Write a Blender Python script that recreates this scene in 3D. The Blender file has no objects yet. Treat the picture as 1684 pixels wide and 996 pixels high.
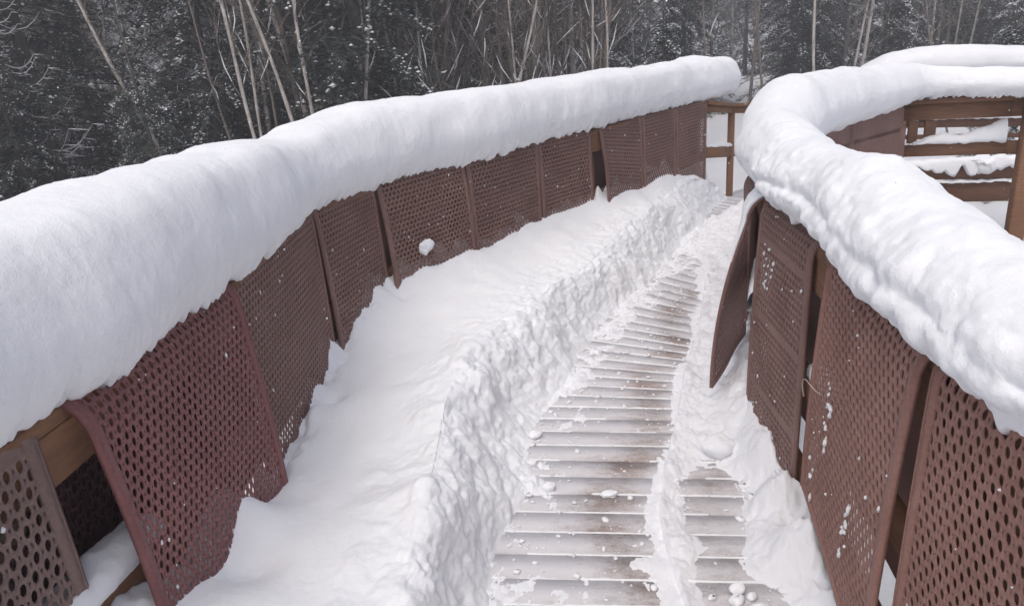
import bpy, bmesh, math, random
import numpy as np
from mathutils import Vector, Matrix
random.seed(7); rng = np.random.default_rng(7)
sc = bpy.context.scene
COL = sc.collection

# ------------------------------------------------------------------ camera
CAM = np.array([0, 0, 1.75]); PITCH = math.radians(19.7); ROLL = math.radians(4.3); FPX = 1216.0
FW = np.array([0, math.cos(PITCH), -math.sin(PITCH)])
R0 = np.array([1.0, 0, 0]); U0 = np.cross(R0, FW)
RT = math.cos(ROLL) * R0 - math.sin(ROLL) * U0
UP = np.cross(RT, FW)
cam = bpy.data.cameras.new('camera'); camo = bpy.data.objects.new('camera', cam); COL.objects.link(camo)
cam.sensor_width = 36; cam.lens = FPX / 1684 * 36; cam.clip_start = 0.05; cam.clip_end = 3000
camo.matrix_world = Matrix(((RT[0], UP[0], -FW[0], CAM[0]), (RT[1], UP[1], -FW[1], CAM[1]), (RT[2], UP[2], -FW[2], CAM[2]), (0, 0, 0, 1)))
sc.camera = camo

# ------------------------------------------------------------------ sky, sun, exposure
SUN_EL, SUN_AZ = math.radians(64), math.radians(-155)      # azimuth from +y towards +x; soft light from the left
w = bpy.data.worlds.new('World'); sc.world = w; w.use_nodes = True
nt = w.node_tree; bg = nt.nodes['Background']
sky = nt.nodes.new('ShaderNodeTexSky'); sky.sky_type = 'NISHITA'; sky.sun_disc = False
sky.sun_elevation = SUN_EL; sky.sun_rotation = SUN_AZ
sky.air_density = 1.0; sky.dust_density = 6.0; sky.ozone_density = 1.0
hs = nt.nodes.new('ShaderNodeHueSaturation'); hs.inputs['Saturation'].default_value = 0.8
nt.links.new(sky.outputs[0], hs.inputs['Color']); nt.links.new(hs.outputs[0], bg.inputs[0])
bg.inputs[1].default_value = 0.15
sl = bpy.data.lights.new('sun', 'SUN'); sl.energy = 0.5; sl.angle = math.radians(50); sl.color = (1, 0.985, 0.965)
so = bpy.data.objects.new('sun', sl); COL.objects.link(so)
sd = Vector((math.sin(SUN_AZ) * math.cos(SUN_EL), math.cos(SUN_AZ) * math.cos(SUN_EL), math.sin(SUN_EL)))
so.rotation_euler = sd.to_track_quat('Z', 'Y').to_euler(); so.location = (0, 0, 30)
sc.view_settings.view_transform = 'Standard'; sc.view_settings.look = 'None'
sc.view_settings.exposure = 0.2; sc.view_settings.gamma = 1

# ------------------------------------------------------------------ helpers
def at(x, y, Y):
    """world point at depth Y seen in the direction of photo pixel x, y"""
    d = RT * (x - 842) - UP * (y - 498) + FW * FPX
    return CAM + d * (Y / d[1])

def _h(ix, iy, iz, seed):
    h = (ix.astype(np.int64) * 374761393 + iy.astype(np.int64) * 668265263 + iz.astype(np.int64) * 2147483647 + seed * 974634777) & 0xffffffff
    h = ((h ^ (h >> 13)) * 1274126177) & 0xffffffff
    return ((h ^ (h >> 16)) & 0xffff) / 32767.5 - 1.0
def vnoise(p, seed=0):
    f = np.floor(p); t = p - f; t = t * t * (3 - 2 * t); f = f.astype(np.int64)
    r = 0
    for dx in (0, 1):
        for dy in (0, 1):
            for dz in (0, 1):
                wgt = (t[..., 0] if dx else 1 - t[..., 0]) * (t[..., 1] if dy else 1 - t[..., 1]) * (t[..., 2] if dz else 1 - t[..., 2])
                r = r + wgt * _h(f[..., 0] + dx, f[..., 1] + dy, f[..., 2] + dz, seed)
    return r
def fbm(p, scale, octv=4, seed=0, gain=.5):
    r = 0; a = 1; q = np.asarray(p, float) / scale
    for k in range(octv):
        r = r + a * vnoise(q + 17.3 * k, seed + k); a *= gain; q = q * 2.03
    return r

def sstep(a, b, x):
    t = np.clip((x - a) / (b - a), 0, 1); return t * t * (3 - 2 * t)

def mesh_np(name, v, f, mats, smooth=False, matidx=None):
    """v (n,3); f (m,k) array or list of arrays with the same or different k"""
    me = bpy.data.meshes.new(name)
    fl = f if isinstance(f, list) else [f]
    fl = [np.asarray(a, np.int32) for a in fl if len(a)]
    tot = np.concatenate([np.full(len(a), a.shape[1], np.int32) for a in fl])
    idx = np.concatenate([a.ravel() for a in fl])
    me.vertices.add(len(v)); me.vertices.foreach_set('co', np.asarray(v, np.float32).ravel())
    me.loops.add(len(idx)); me.loops.foreach_set('vertex_index', idx)
    me.polygons.add(len(tot)); st = np.concatenate([[0], np.cumsum(tot)[:-1]]).astype(np.int32)
    me.polygons.foreach_set('loop_start', st); me.polygons.foreach_set('loop_total', tot)
    if smooth: me.polygons.foreach_set('use_smooth', np.ones(len(tot), bool))
    if matidx is not None: me.polygons.foreach_set('material_index', np.asarray(matidx, np.int32))
    for m in (mats if isinstance(mats, (list, tuple)) else [mats]): me.materials.append(m)
    me.update(calc_edges=True); me.validate()
    return me
def link(name, me, parent=None):
    o = bpy.data.objects.new(name, me); COL.objects.link(o)
    if parent is not None: o.parent = parent
    return o
def tag(o, label=None, cat=None, group=None, kind=None):
    if label: o['label'] = label
    if cat: o['category'] = cat
    if group: o['group'] = group
    if kind: o['kind'] = kind
    return o
def empty(name, loc=(0, 0, 0)):
    o = bpy.data.objects.new(name, None); o.location = loc; COL.objects.link(o); return o

class MB:
    def __init__(s): s.v = []; s.f4 = []; s.n = 0; s.f3 = []
    def add(s, v, f4=(), f3=()):
        s.v.append(np.asarray(v, float))
        if len(f4): s.f4.append(np.asarray(f4) + s.n)
        if len(f3): s.f3.append(np.asarray(f3) + s.n)
        s.n += len(v)
    def beam(s, a, b, wd, ht, up=(0, 0, 1), bev=.004):
        """bevelled board from a to b (centre line), wd sideways, ht along up"""
        a = np.array(a, float); b = np.array(b, float); t = b - a; L = np.linalg.norm(t); t /= L
        u = np.array(up, float); u = u - t * (u @ t); u /= np.linalg.norm(u); sd_ = np.cross(t, u)
        hw, hh = wd / 2, ht / 2; k = bev
        ring = [(-hw + k, -hh), (hw - k, -hh), (hw, -hh + k), (hw, hh - k), (hw - k, hh), (-hw + k, hh), (-hw, hh - k), (-hw, -hh + k)]
        v = []
        for e in (a, b):
            for x, y in ring: v.append(e + sd_ * x + u * y)
        f = [(i, (i + 1) % 8, 8 + (i + 1) % 8, 8 + i) for i in range(8)]
        f += [(7, 6, 5, 4), (7, 4, 3, 0), (0, 3, 2, 1), (12, 13, 14, 15), (8, 11, 12, 15), (8, 9, 10, 11)]
        s.add(v, f)
    def tube(s, pts, rad, n=6):
        pts = np.asarray(pts, float); rad = np.broadcast_to(rad, len(pts))
        T = np.gradient(pts, axis=0); T /= np.linalg.norm(T, axis=1)[:, None] + 1e-9
        ref = np.array([.13, .97, .2]) if abs(T[0][2]) > .7 else np.array([0, 0, 1.])
        A = np.cross(T, ref); A /= np.linalg.norm(A, axis=1)[:, None] + 1e-9; B = np.cross(T, A)
        th = np.arange(n) * 2 * math.pi / n
        V = pts[:, None] + rad[:, None, None] * (np.cos(th)[None, :, None] * A[:, None] + np.sin(th)[None, :, None] * B[:, None])
        m = len(pts); i = np.arange(m - 1)[:, None]; j = np.arange(n)[None]
        F = np.stack([i * n + j, i * n + (j + 1) % n, (i + 1) * n + (j + 1) % n, (i + 1) * n + j], -1).reshape(-1, 4)
        s.add(V.reshape(-1, 3), F)
    def mesh(s, name, mat, smooth=False):
        fl = []
        if s.f4: fl.append(np.concatenate(s.f4))
        if s.f3: fl.append(np.concatenate(s.f3))
        return mesh_np(name, np.concatenate(s.v), fl, mat, smooth)
    def build(s, name, mat, parent=None, smooth=False): return link(name, s.mesh(name, mat, smooth), parent)

def catmull(P, n=24):
    P = np.asarray(P, float); Q = np.vstack([2 * P[0] - P[1], P, 2 * P[-1] - P[-2]]); out = []
    for i in range(1, len(Q) - 2):
        t = np.linspace(0, 1, n, endpoint=False)[:, None]; a, b, c, d = Q[i - 1:i + 3]
        out.append(.5 * ((2 * b) + (c - a) * t + (2 * a - 5 * b + 4 * c - d) * t ** 2 + (3 * b - a - 3 * c + d) * t ** 3))
    return np.vstack(out + [P[-1:]])
class Curve:
    def __init__(s, P, side, n=24):
        s.p = catmull(P, n); d = np.linalg.norm(np.diff(s.p[:, :2], axis=0), axis=1); s.s = np.concatenate([[0], np.cumsum(d)]); s.L = s.s[-1]; s.side = side
        s.k = s.s[::n]
    def pos(s, q): return np.stack([np.interp(q, s.s, s.p[:, i]) for i in range(s.p.shape[1])], -1)
    def tan(s, q, e=.12):
        q = np.asarray(q, float); t = s.pos(np.clip(q + e, 0, s.L))[..., :2] - s.pos(np.clip(q - e, 0, s.L))[..., :2]
        return t / np.linalg.norm(t, axis=-1, keepdims=True)
    def nrm(s, q, e=.12):
        t = s.tan(q, e); return s.side * np.stack([t[..., 1], -t[..., 0]], -1)
    def near(s, xy):
        return s.s[np.argmin(((s.p[:, :2] - np.array(xy)) ** 2).sum(1))]
def dist_poly(xy, P):
    P = np.asarray(P, float); best = np.full(xy.shape[:-1], 1e9)
    for a, b in zip(P[:-1], P[1:]):
        ab = b - a; t = np.clip(((xy - a) @ ab) / (ab @ ab), 0, 1)
        best = np.minimum(best, np.linalg.norm(xy - a - t[..., None] * ab, axis=-1))
    return best
def grid_faces(m, n):
    i = np.arange(m - 1)[:, None]; j = np.arange(n - 1)[None]
    return np.stack([i * n + j, (i + 1) * n + j, (i + 1) * n + j + 1, i * n + j + 1], -1).reshape(-1, 4)
def grid_normals(V):
    a = np.gradient(V, axis=0); b = np.gradient(V, axis=1); n = np.cross(a, b); return n / (np.linalg.norm(n, axis=-1, keepdims=True) + 1e-12)

# ------------------------------------------------------------------ materials
def mat(name):
    m = bpy.data.materials.new(name); m.use_nodes = True; t = m.node_tree
    return m, t, t.nodes['Principled BSDF']
def node(t, kind, **kw):
    n = t.nodes.new(kind)
    for k, v in kw.items():
        if k in n.inputs: n.inputs[k].default_value = v
        else: setattr(n, k, v)
    return n
def pos_noise(t, scale, detail=4, rough=.55, stretch=(1, 1, 1), obj=False):
    g = node(t, 'ShaderNodeTexCoord') if obj else node(t, 'ShaderNodeNewGeometry')
    mp = node(t, 'ShaderNodeMapping'); mp.inputs['Scale'].default_value = stretch
    t.links.new(g.outputs['Object' if obj else 'Position'], mp.inputs['Vector'])
    n = node(t, 'ShaderNodeTexNoise', Scale=scale, Detail=detail, Roughness=rough)
    t.links.new(mp.outputs[0], n.inputs['Vector']); return n
def ramp(t, src, stops):
    r = node(t, 'ShaderNodeValToRGB'); cr = r.color_ramp
    while len(cr.elements) < len(stops): cr.elements.new(.5)
    for e, (p, c) in zip(cr.elements, stops): e.position = p; e.color = (*c, 1) if len(c) == 3 else c
    t.links.new(src, r.inputs[0]); return r
def bump(t, b, src, dist, strength=1.0, prev=None):
    n = node(t, 'ShaderNodeBump', Strength=strength, Distance=dist); t.links.new(src, n.inputs['Height'])
    if prev: t.links.new(prev.outputs[0], n.inputs['Normal'])
    t.links.new(n.outputs[0], b.inputs['Normal']); return n

def snow_mat(name, base=(.9, .92, .95), fine=.0022, dirty=0):
    m, t, b = mat(name)
    n1 = pos_noise(t, 2.2, 5); r = ramp(t, n1.outputs[0], [(.3, tuple(c * .95 for c in base)), (.7, base)])
    t.links.new(r.outputs[0], b.inputs['Base Color']); b.inputs['Roughness'].default_value = .75
    b.inputs['Specular IOR Level'].default_value = .25
    n2 = pos_noise(t, 45, 5, .65); n3 = pos_noise(t, 260, 2, .6)
    k = bump(t, b, n2.outputs[0], fine * 3, .5); bump(t, b, n3.outputs[0], fine, .5, k)
    return m
SNOW = snow_mat('snow')
SNOWD = snow_mat('trodden_snow', (.85, .865, .9), .003)
GSNOW = snow_mat('ground_snow', (.84, .86, .9), .01)

def rubber(name, c1, c2):
    m, t, b = mat(name)
    n = pos_noise(t, 4, 6, .6); r = ramp(t, n.outputs[0], [(.33, c1), (.68, c2)])
    n2 = pos_noise(t, 90, 3, .6); mx = node(t, 'ShaderNodeMix', data_type='RGBA', blend_type='MULTIPLY'); mx.inputs[0].default_value = .5
    r2 = ramp(t, n2.outputs[0], [(.35, (.7, .7, .7)), (.65, (1.12, 1.12, 1.12))])
    t.links.new(r.outputs[0], mx.inputs[6]); t.links.new(r2.outputs[0], mx.inputs[7]); t.links.new(mx.outputs[2], b.inputs['Base Color'])
    b.inputs['Roughness'].default_value = .62; b.inputs['Specular IOR Level'].default_value = .35
    bump(t, b, n2.outputs[0], .0015, .6); return m
RUB_BROWN = rubber('brown_rubber', (.185, .103, .086), (.25, .149, .127))
RUB_RED = rubber('reddish_rubber', (.215, .088, .086), (.28, .125, .12))
RUB_GREY = rubber('faded_rubber', (.185, .122, .108), (.245, .165, .146))
RUB_WARM = rubber('warm_brown_rubber', (.245, .126, .1), (.33, .18, .148))
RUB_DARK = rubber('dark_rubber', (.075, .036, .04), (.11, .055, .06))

def wood(name, c1, c2, sc_=(1, 1, 1)):
    m, t, b = mat(name)
    n = pos_noise(t, 9, 7, .65, sc_); r = ramp(t, n.outputs[0], [(.3, c1), (.7, c2)])
    t.links.new(r.outputs[0], b.inputs['Base Color']); b.inputs['Roughness'].default_value = .7
    n2 = pos_noise(t, 60, 5, .7, sc_); bump(t, b, n2.outputs[0], .002, .6); return m
WOOD = wood('brown_stained_wood', (.15, .07, .036), (.245, .125, .066), (1, 1, 6))
WOODD = wood('old_brown_wood', (.12, .055, .03), (.19, .09, .048), (1, 1, 6))

def deck_mat():
    m, t, b = mat('snow_dusted_deck_wood')
    # grain runs across the walkway, along the boards (u)
    uv = node(t, 'ShaderNodeUVMap'); uv.uv_map = 'UVMap'
    def n_uv(scale, detail, rough, st):
        mp = node(t, 'ShaderNodeMapping'); mp.inputs['Scale'].default_value = st; t.links.new(uv.outputs[0], mp.inputs['Vector'])
        n = node(t, 'ShaderNodeTexNoise', Scale=scale, Detail=detail, Roughness=rough); t.links.new(mp.outputs[0], n.inputs['Vector']); return n
    grain = n_uv(6, 8, .7, (1, 16, 1)); gr = ramp(t, grain.outputs[0], [(.3, (.11, .075, .055)), (.55, (.2, .135, .1)), (.75, (.27, .2, .155))])
    tint = n_uv(2.2, 4, .6, (1, 3, 1)); tr = ramp(t, tint.outputs[0], [(.45, (0, 0, 0)), (.62, (1, 1, 1))])
    mx = node(t, 'ShaderNodeMix', data_type='RGBA'); t.links.new(tr.outputs[0], mx.inputs[0]); t.links.new(gr.outputs[0], mx.inputs[6]); mx.inputs[7].default_value = (.23, .125, .075, 1)
    # rubbed-in snow: streaks and patches; attribute 'bare' is 1 where the shovel scraped to the wood
    at_ = node(t, 'ShaderNodeAttribute'); at_.attribute_name = 'bare'
    p1 = n_uv(4, 5, .6, (1, 1.7, 1)); p2 = n_uv(24, 5, .7, (1, 1.7, 1)); p3 = n_uv(95, 4, .75, (1, 1.5, 1))
    ad = node(t, 'ShaderNodeMath', operation='MULTIPLY_ADD'); t.links.new(p2.outputs[0], ad.inputs[0]); ad.inputs[1].default_value = .7; t.links.new(p1.outputs[0], ad.inputs[2])
    ad3 = node(t, 'ShaderNodeMath', operation='MULTIPLY_ADD'); t.links.new(p3.outputs[0], ad3.inputs[0]); ad3.inputs[1].default_value = .6; t.links.new(ad.outputs[0], ad3.inputs[2])
    sub = node(t, 'ShaderNodeMath', operation='MULTIPLY_ADD'); t.links.new(at_.outputs['Fac'], sub.inputs[0]); sub.inputs[1].default_value = -.4; t.links.new(ad3.outputs[0], sub.inputs[2])
    hf = node(t, 'ShaderNodeMath', operation='MULTIPLY'); t.links.new(sub.outputs[0], hf.inputs[0]); hf.inputs[1].default_value = 1 / 2.3
    cov = ramp(t, hf.outputs[0], [(.25, (.2, .2, .2)), (.32, (.48, .48, .48)), (.38, (.72, .72, .72)), (.46, (.93, .93, .93))])
    mx2 = node(t, 'ShaderNodeMix', data_type='RGBA'); t.links.new(cov.outputs[0], mx2.inputs[0]); t.links.new(mx.outputs[2], mx2.inputs[6]); mx2.inputs[7].default_value = (.64, .64, .67, 1)
    t.links.new(mx2.outputs[2], b.inputs['Base Color']); b.inputs['Roughness'].default_value = .6
    k = bump(t, b, grain.outputs[0], .003, .5); bump(t, b, cov.outputs[0], .004, .6, k); return m
DECK = deck_mat()

def bark(name, c1, c2, st=(1, 1, .25)):
    m, t, b = mat(name); n = pos_noise(t, 9, 5, .7, st); r = ramp(t, n.outputs[0], [(.35, c1), (.62, c2)])
    t.links.new(r.outputs[0], b.inputs['Base Color']); b.inputs['Roughness'].default_value = .85; return m
BIRCH = bark('pale_birch_bark', (.3, .265, .24), (.58, .54, .5), (1, 1, .5))
GREYB = bark('grey_brown_bark', (.1, .082, .07), (.26, .215, .185))
DARKB = bark('dark_bark', (.06, .052, .048), (.13, .11, .095))
def needle(name, c1, c2):
    m, t, b = mat(name); n = pos_noise(t, 1.1, 5, .7); r = ramp(t, n.outputs[0], [(.38, c1), (.62, c2)])
    t.links.new(r.outputs[0], b.inputs['Base Color']); b.inputs['Roughness'].default_value = .8; return m
NEEDLE = needle('spruce_needles', (.035, .045, .04), (.075, .09, .075))

# ------------------------------------------------------------------ ground
def make_ground():
    a = np.concatenate([-np.geomspace(130, 6, 40), np.linspace(-5.5, 5.5, 24), np.geomspace(6, 130, 40)])
    X, Y = np.meshgrid(a, a + 10, indexing='ij'); P = np.stack([X, Y, 0 * X], -1)
    r = np.hypot(X, Y - 8)
    Z = -1.15 + fbm(P, 4., 4, 3) * .12 * sstep(2, 10, r) + fbm(P, 25., 3, 9) * .5 * sstep(14, 60, r) + sstep(60, 130, r) * 3
    P[..., 2] = Z
    me = mesh_np('snowy_ground', P.reshape(-1, 3), grid_faces(len(a), len(a)), GSNOW, True)
    tag(link('snowy_ground', me), 'snow covered ground around the walkway and under the forest', kind='structure')
make_ground()
def ground_z(x, y):
    p = np.array([x, y, 0.]); r = math.hypot(x, y - 8)
    return float(-1.15 + fbm(p, 4., 4, 3) * .12 * sstep(2, 10, r) + fbm(p, 25., 3, 9) * .5 * sstep(14, 60, r))

# ------------------------------------------------------------------ rail lines (plan, inner top edge of the rail)
LPTS = [(-1.1, .0), (-1.1, .7), (-1.05, 1.45), (-.99, 1.9), (-.93, 2.4), (-.93, 3.0), (-.9, 3.47), (-.69, 4.1), (-.23, 4.69), (.27, 5.29), (.74, 5.79), (1.21, 6.38), (1.6, 6.83), (2.04, 7.38)]
RPTS = [(.76, -.2), (.81, .5), (.85, 1.0), (.89, 1.44), (.95, 1.9), (1.0, 2.35), (1.06, 3.02), (1.22, 3.6), (1.46, 4.25), (1.85, 4.9), (2.42, 5.5), (3.12, 6.05)]
LC = Curve(LPTS, 1); RC = Curve(RPTS, -1)

# ------------------------------------------------------------------ boardwalk
LV = [(-1.12, .0), (-1.1, .7), (-1.04, 1.4), (-.97, 1.9), (-.93, 2.4), (-.92, 3.0), (-.9, 3.47), (-.7, 4.08), (-.23, 4.69), (.27, 5.29), (.72, 5.77), (1.21, 6.38), (1.6, 6.83), (2.04, 7.4), (2.7, 8.2), (3.4, 9.0)]
RV = [(.8, -.1), (.82, .55), (.87, 1.2), (.92, 1.66), (.97, 2.12), (1.03, 2.67), (1.07, 3.08), (1.17, 3.4), (1.32, 3.7), (1.55, 4.05), (1.75, 4.35), (2.05, 4.75), (2.4, 5.15), (2.95, 5.85), (3.6, 6.65), (4.3, 7.5)]
def zdeck(y): return -np.clip(np.asarray(y) - 7.5, 0, 9) * .1
LD = catmull(LV); RD = catmull(RV)
CEN = (LD + RD) / 2; cs = np.concatenate([[0], np.cumsum(np.linalg.norm(np.diff(CEN, axis=0), axis=1))])
def lr(s):
    l = np.stack([np.interp(s, cs, LD[:, i]) for i in (0, 1)], -1); r = np.stack([np.interp(s, cs, RD[:, i]) for i in (0, 1)], -1); return l, r
CREST = [(1.5, 5.3), (1.35, 4.86), (1.11, 4.1), (.91, 3.61), (.74, 3.09), (.59, 2.68), (.5, 2.35), (.48, 2.11), (.48, 1.86), (.5, 1.3), (.5, .5)]
walk = empty('boardwalk'); tag(walk, 'curving timber boardwalk between the two railings', kind='structure')
PB = .1255
def make_boards():
    nb = int(cs[-1] / PB)
    for k in range(nb):
        s0, s1 = k * PB + .004, (k + 1) * PB - .005
        (l0, r0), (l1, r1) = lr(s0), lr(s1)
        c = []
        e = (l0 - r0) / np.linalg.norm(l0 - r0)
        ext = random.uniform(.11, .16)
        dz = random.uniform(-.0015, .0015)
        NX = 40
        V = []; UVs = []
        for (l, r, v) in ((l0, r0, 0), (l1, r1, 1)):
            a = l + e * ext; b = r - e * ext
            for i in range(NX + 1):
                q = a + (b - a) * i / NX; V.append((q[0], q[1], zdeck(q[1]) + dz))
        top = np.array(V); bot = top.copy(); bot[:, 2] -= .035
        n = NX + 1; f = []
        for i in range(NX): f.append((i, i + 1, n + i + 1, n + i))
        f2 = [(2 * n + i, 3 * n + i, 3 * n + i + 1, 2 * n + i + 1) for i in range(0, NX)]
        fs = [(i, 2 * n + i, 2 * n + i + 1, i + 1) for i in range(NX)] + [(n + i, n + i + 1, 3 * n + i + 1, 3 * n + i) for i in range(NX)]
        fe = [(0, n, 3 * n, 2 * n), (NX, 2 * n + NX, 3 * n + NX, n + NX)]
        me = mesh_np('board', np.vstack([top, bot]), np.array(f + f2 + fs + fe), DECK)
        allv = np.vstack([top, bot]); xy = allv[:, :2]
        uv = me.uv_layers.new(name='UVMap'); li = np.empty(len(me.loops), np.int32); me.loops.foreach_get('vertex_index', li)
        off = random.uniform(0, .8)
        U = np.stack([np.tile(np.linspace(0, 2.2, n), 4) + off * .0, np.repeat([s0, s1, s0, s1], n)], -1)
        uv.data.foreach_set('uv', U[li].astype(np.float32).ravel())
        # where the shovel took it down to the wood: middle of the path, then a strip right of the loose ridge
        cx = np.interp(xy[:, 1], [p[1] for p in CREST[::-1]], [p[0] for p in CREST[::-1]])
        d = xy[:, 0] - cx
        bare = np.exp(-((d + .17 + .05 * math.sin(k * .7)) / .14) ** 2) + .55 * np.exp(-((d - .2) / .14) ** 2) * (xy[:, 1] < 2.9)
        bare = bare * sstep(5.6, 4.2, xy[:, 1]) + .25 * random.uniform(-1, 1) * bare
        at_ = me.attributes.new('bare', 'FLOAT', 'POINT'); at_.data.foreach_set('value', bare.astype(np.float32))
        link('board', me, walk)
    # joists under the boards
    for t in (.04, .5, .96):
        mb = MB(); pr = None
        for s in np.linspace(.1, cs[-1] - .1, 22):
            l, r = lr(s); q = l + (r - l) * t; q = np.array([q[0], q[1], zdeck(q[1]) - .135])
            if pr is not None: mb.beam(pr, q, .04, .19)
            pr = q
        mb.build('joist', WOODD, walk)
make_boards()

# ------------------------------------------------------------------ snow on the deck: pressed into gaps and scattered film
def make_gap_snow():
    nb = int(cs[-1] / PB); mb = MB()
    for k in range(1, nb):
        l, r = lr(k * PB - .0005); n = 260; t = np.linspace(.0, 1.0, n)[:, None]
        q = l + (r - l) * t; d = (r - l) / np.linalg.norm(r - l); nn = np.array([-d[1], d[0]])
        P = np.concatenate([q, np.full((n, 1), k * 3.1)], 1)
        wv = .004 + .002 * fbm(P, .03, 3, 5); z = .004 + .002 * fbm(P, .06, 3, 8) + zdeck(q[:, 1])
        z = np.where(fbm(P, .25, 2, 11) > .4, z - .012, z)
        V = []
        for sgn, zz in ((-1, -.012), (-.5, 0.0), (.5, 0.0), (1, -.012)):
            xy = q + nn * (sgn * wv)[:, None]; V.append(np.concatenate([xy, (z + zz)[:, None]], 1))
        V = np.stack(V, 1); mb.add(V.reshape(-1, 3), grid_faces(n, 4)[:, ::-1])
    o = mb.build('gap_snow', SNOW, smooth=True); tag(o, 'thin white lines of snow packed in the gaps between deck boards', 'snow', kind='stuff')
make_gap_snow()

BANK = [  # rail side x y z | crest of the cut x y z | foot x y
    ((-1.12, .2, .4), (-.4, .2, .36), (-.22, .2)), ((-1.07, 1.4, .45), (-.3, 1.3, .36), (-.18, 1.35)), ((-1.01, 1.9, .38), (-.24, 1.97, .36), (-.12, 2.05)),
    ((-.96, 2.4, .29), (-.21, 2.5, .37), (.02, 2.6)), ((-.95, 3.0, .3), (-.16, 3.1, .37), (.15, 3.08)), ((-.93, 3.47, .33), (.02, 3.6, .35), (.33, 3.6)),
    ((-.73, 4.08, .5), (.28, 4.12, .34), (.6, 4.27)), ((-.26, 4.72, .49), (.66, 4.8, .35), (.95, 4.95)), ((.24, 5.32, .53), (1.06, 5.6, .37), (1.38, 5.72)),
    ((.69, 5.79, .53), (1.38, 6.12, .38), (1.7, 6.3)), ((1.18, 6.41, .55), (1.68, 6.72, .39), (1.98, 6.9)), ((1.57, 6.83, .54), (1.9, 7.1, .38), (2.14, 7.25)), ((2.0, 7.42, .38), (2.18, 7.5, .24), (2.34, 7.62)), ((2.2, 7.75, .2), (2.3, 7.75, .1), (2.4, 7.85))]
def set_back(k, b):
    (a0, c0, f0) = b; d = np.array(f0) - np.array(a0[:2]); d = d / np.linalg.norm(d) * (.11 if 0 < k < 11 else .03)
    return (a0, (c0[0] - d[0], c0[1] - d[1], c0[2] * .93), f0)
BANK = [set_back(k, b) for k, b in enumerate(BANK)]
def make_bank():
    A = catmull([b[0] for b in BANK], 60); B = catmull([b[1] for b in BANK], 60); Cc = catmull([(b[2][0], b[2][1], -.02) for b in BANK], 60)
    m = len(A)
    n1, n2 = 110, 90
    t1 = np.linspace(0, 1, n1)[None, :, None]; V1 = A[:, None] * (1 - t1) + B[:, None] * t1
    V1[..., 2] -= np.sin(t1[..., 0] * math.pi) * .035
    t2 = np.linspace(0, 1, n2 + 1)[1:][None, :, None]
    V2 = B[:, None] * (1 - t2) + Cc[:, None] * t2
    # cut face: rounded lip, steep, then a small apron
    tt = t2[..., 0]; wvy = .1 * fbm(np.concatenate([B, ], 1), .35, 3, 26)[:, None]; tw = np.clip(tt + wvy * np.sin(tt * math.pi), 0, 1); zf = .45 * (1 - tw) + .55 * (1 - sstep(.05, .92, tw))
    V2[..., 2] = (B[:, 2:3] + .02) * zf - .02
    V = np.concatenate([V1, V2], 1)
    N = grid_normals(V); N *= np.sign(N[..., 2:3].mean())
    n = V.shape[1]; tpz = np.concatenate([np.linspace(0, 1, n1), 1 + t2[0, :, 0]])[None]
    V[..., 2] += np.exp(-((tpz - 1.0) / .22) ** 2) * (fbm(B, .3, 4, 27)[:, None] * .028 - .004)
    tp = np.concatenate([t1[0, :, 0] * .0 + np.linspace(0, 1, n1), 1 + t2[0, :, 0]])[None]
    face = np.exp(-((tp - 1.32) / .4) ** 2)          # cut face strength
    smooth = sstep(.95, .5, tp)
    wob = fbm(V, .5, 3, 21) * .03
    lump = np.abs(fbm(V, .13, 4, 31, .5)); lump2 = fbm(V, .03, 4, 41, .6)
    blk = np.abs(fbm(V * np.array([1, 1, .6]), .22, 3, 51))
    near_edge = sstep(.45, 1.0, tp)
    disp = wob + near_edge * .015 * (lump * 1.4 - .5) + face * (fbm(V * np.array([1, 1, .6]), .26, 3, 51) * .03 + (blk - .35) * .009 + fbm(V, .11, 5, 33, .5) * .006 + lump2 * .002) + near_edge * lump2 * .0025 + fbm(V, .02, 2, 61) * (.0010 + .0025 * face)
    edge = sstep(2.0, 1.85, tp)
    V = V + N * (disp * (.25 + .75 * edge))[..., None]
    # lumps along the mats
    lr_ = np.exp(-(tp / .09) ** 2); V[..., 2] += lr_ * (np.abs(fbm(V, .16, 3, 71)) * .13 - .035)
    # the two hollows where snow fell away from the mats
    for (hx, hy, hr, hd) in ((-.84, 1.82, .11, .07), (-.84, 3.0, .05, .05), (-.62, 4.02, .06, .04)):
        g = np.exp(-(((V[..., 0] - hx) ** 2 + (V[..., 1] - hy) ** 2) / hr ** 2)); V[..., 2] -= hd * g
    for (hx, hy, hr, hd) in ((-.92, 2.04, .1, .09), (-.16, 3.05, .07, .05), (-.9, 2.62, .08, .02), (-.55, 4.28, .07, .03)):
        g = np.exp(-(((V[..., 0] - hx) ** 2 + (V[..., 1] - hy) ** 2) / hr ** 2)); V[..., 2] += hd * g
    sk = np.zeros((m, 1, 3)); V = np.concatenate([np.concatenate([V[:, :1, :2], V[:, :1, 2:] * 0 - .02], -1), V], 1)
    me = mesh_np('snow_bank', V.reshape(-1, 3), grid_faces(m, n + 1), SNOW, True)
    tag(link('snow_bank', me), 'deep shovelled snow bank heaped against the mats of the left railing', 'snow bank')
make_bank()

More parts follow.
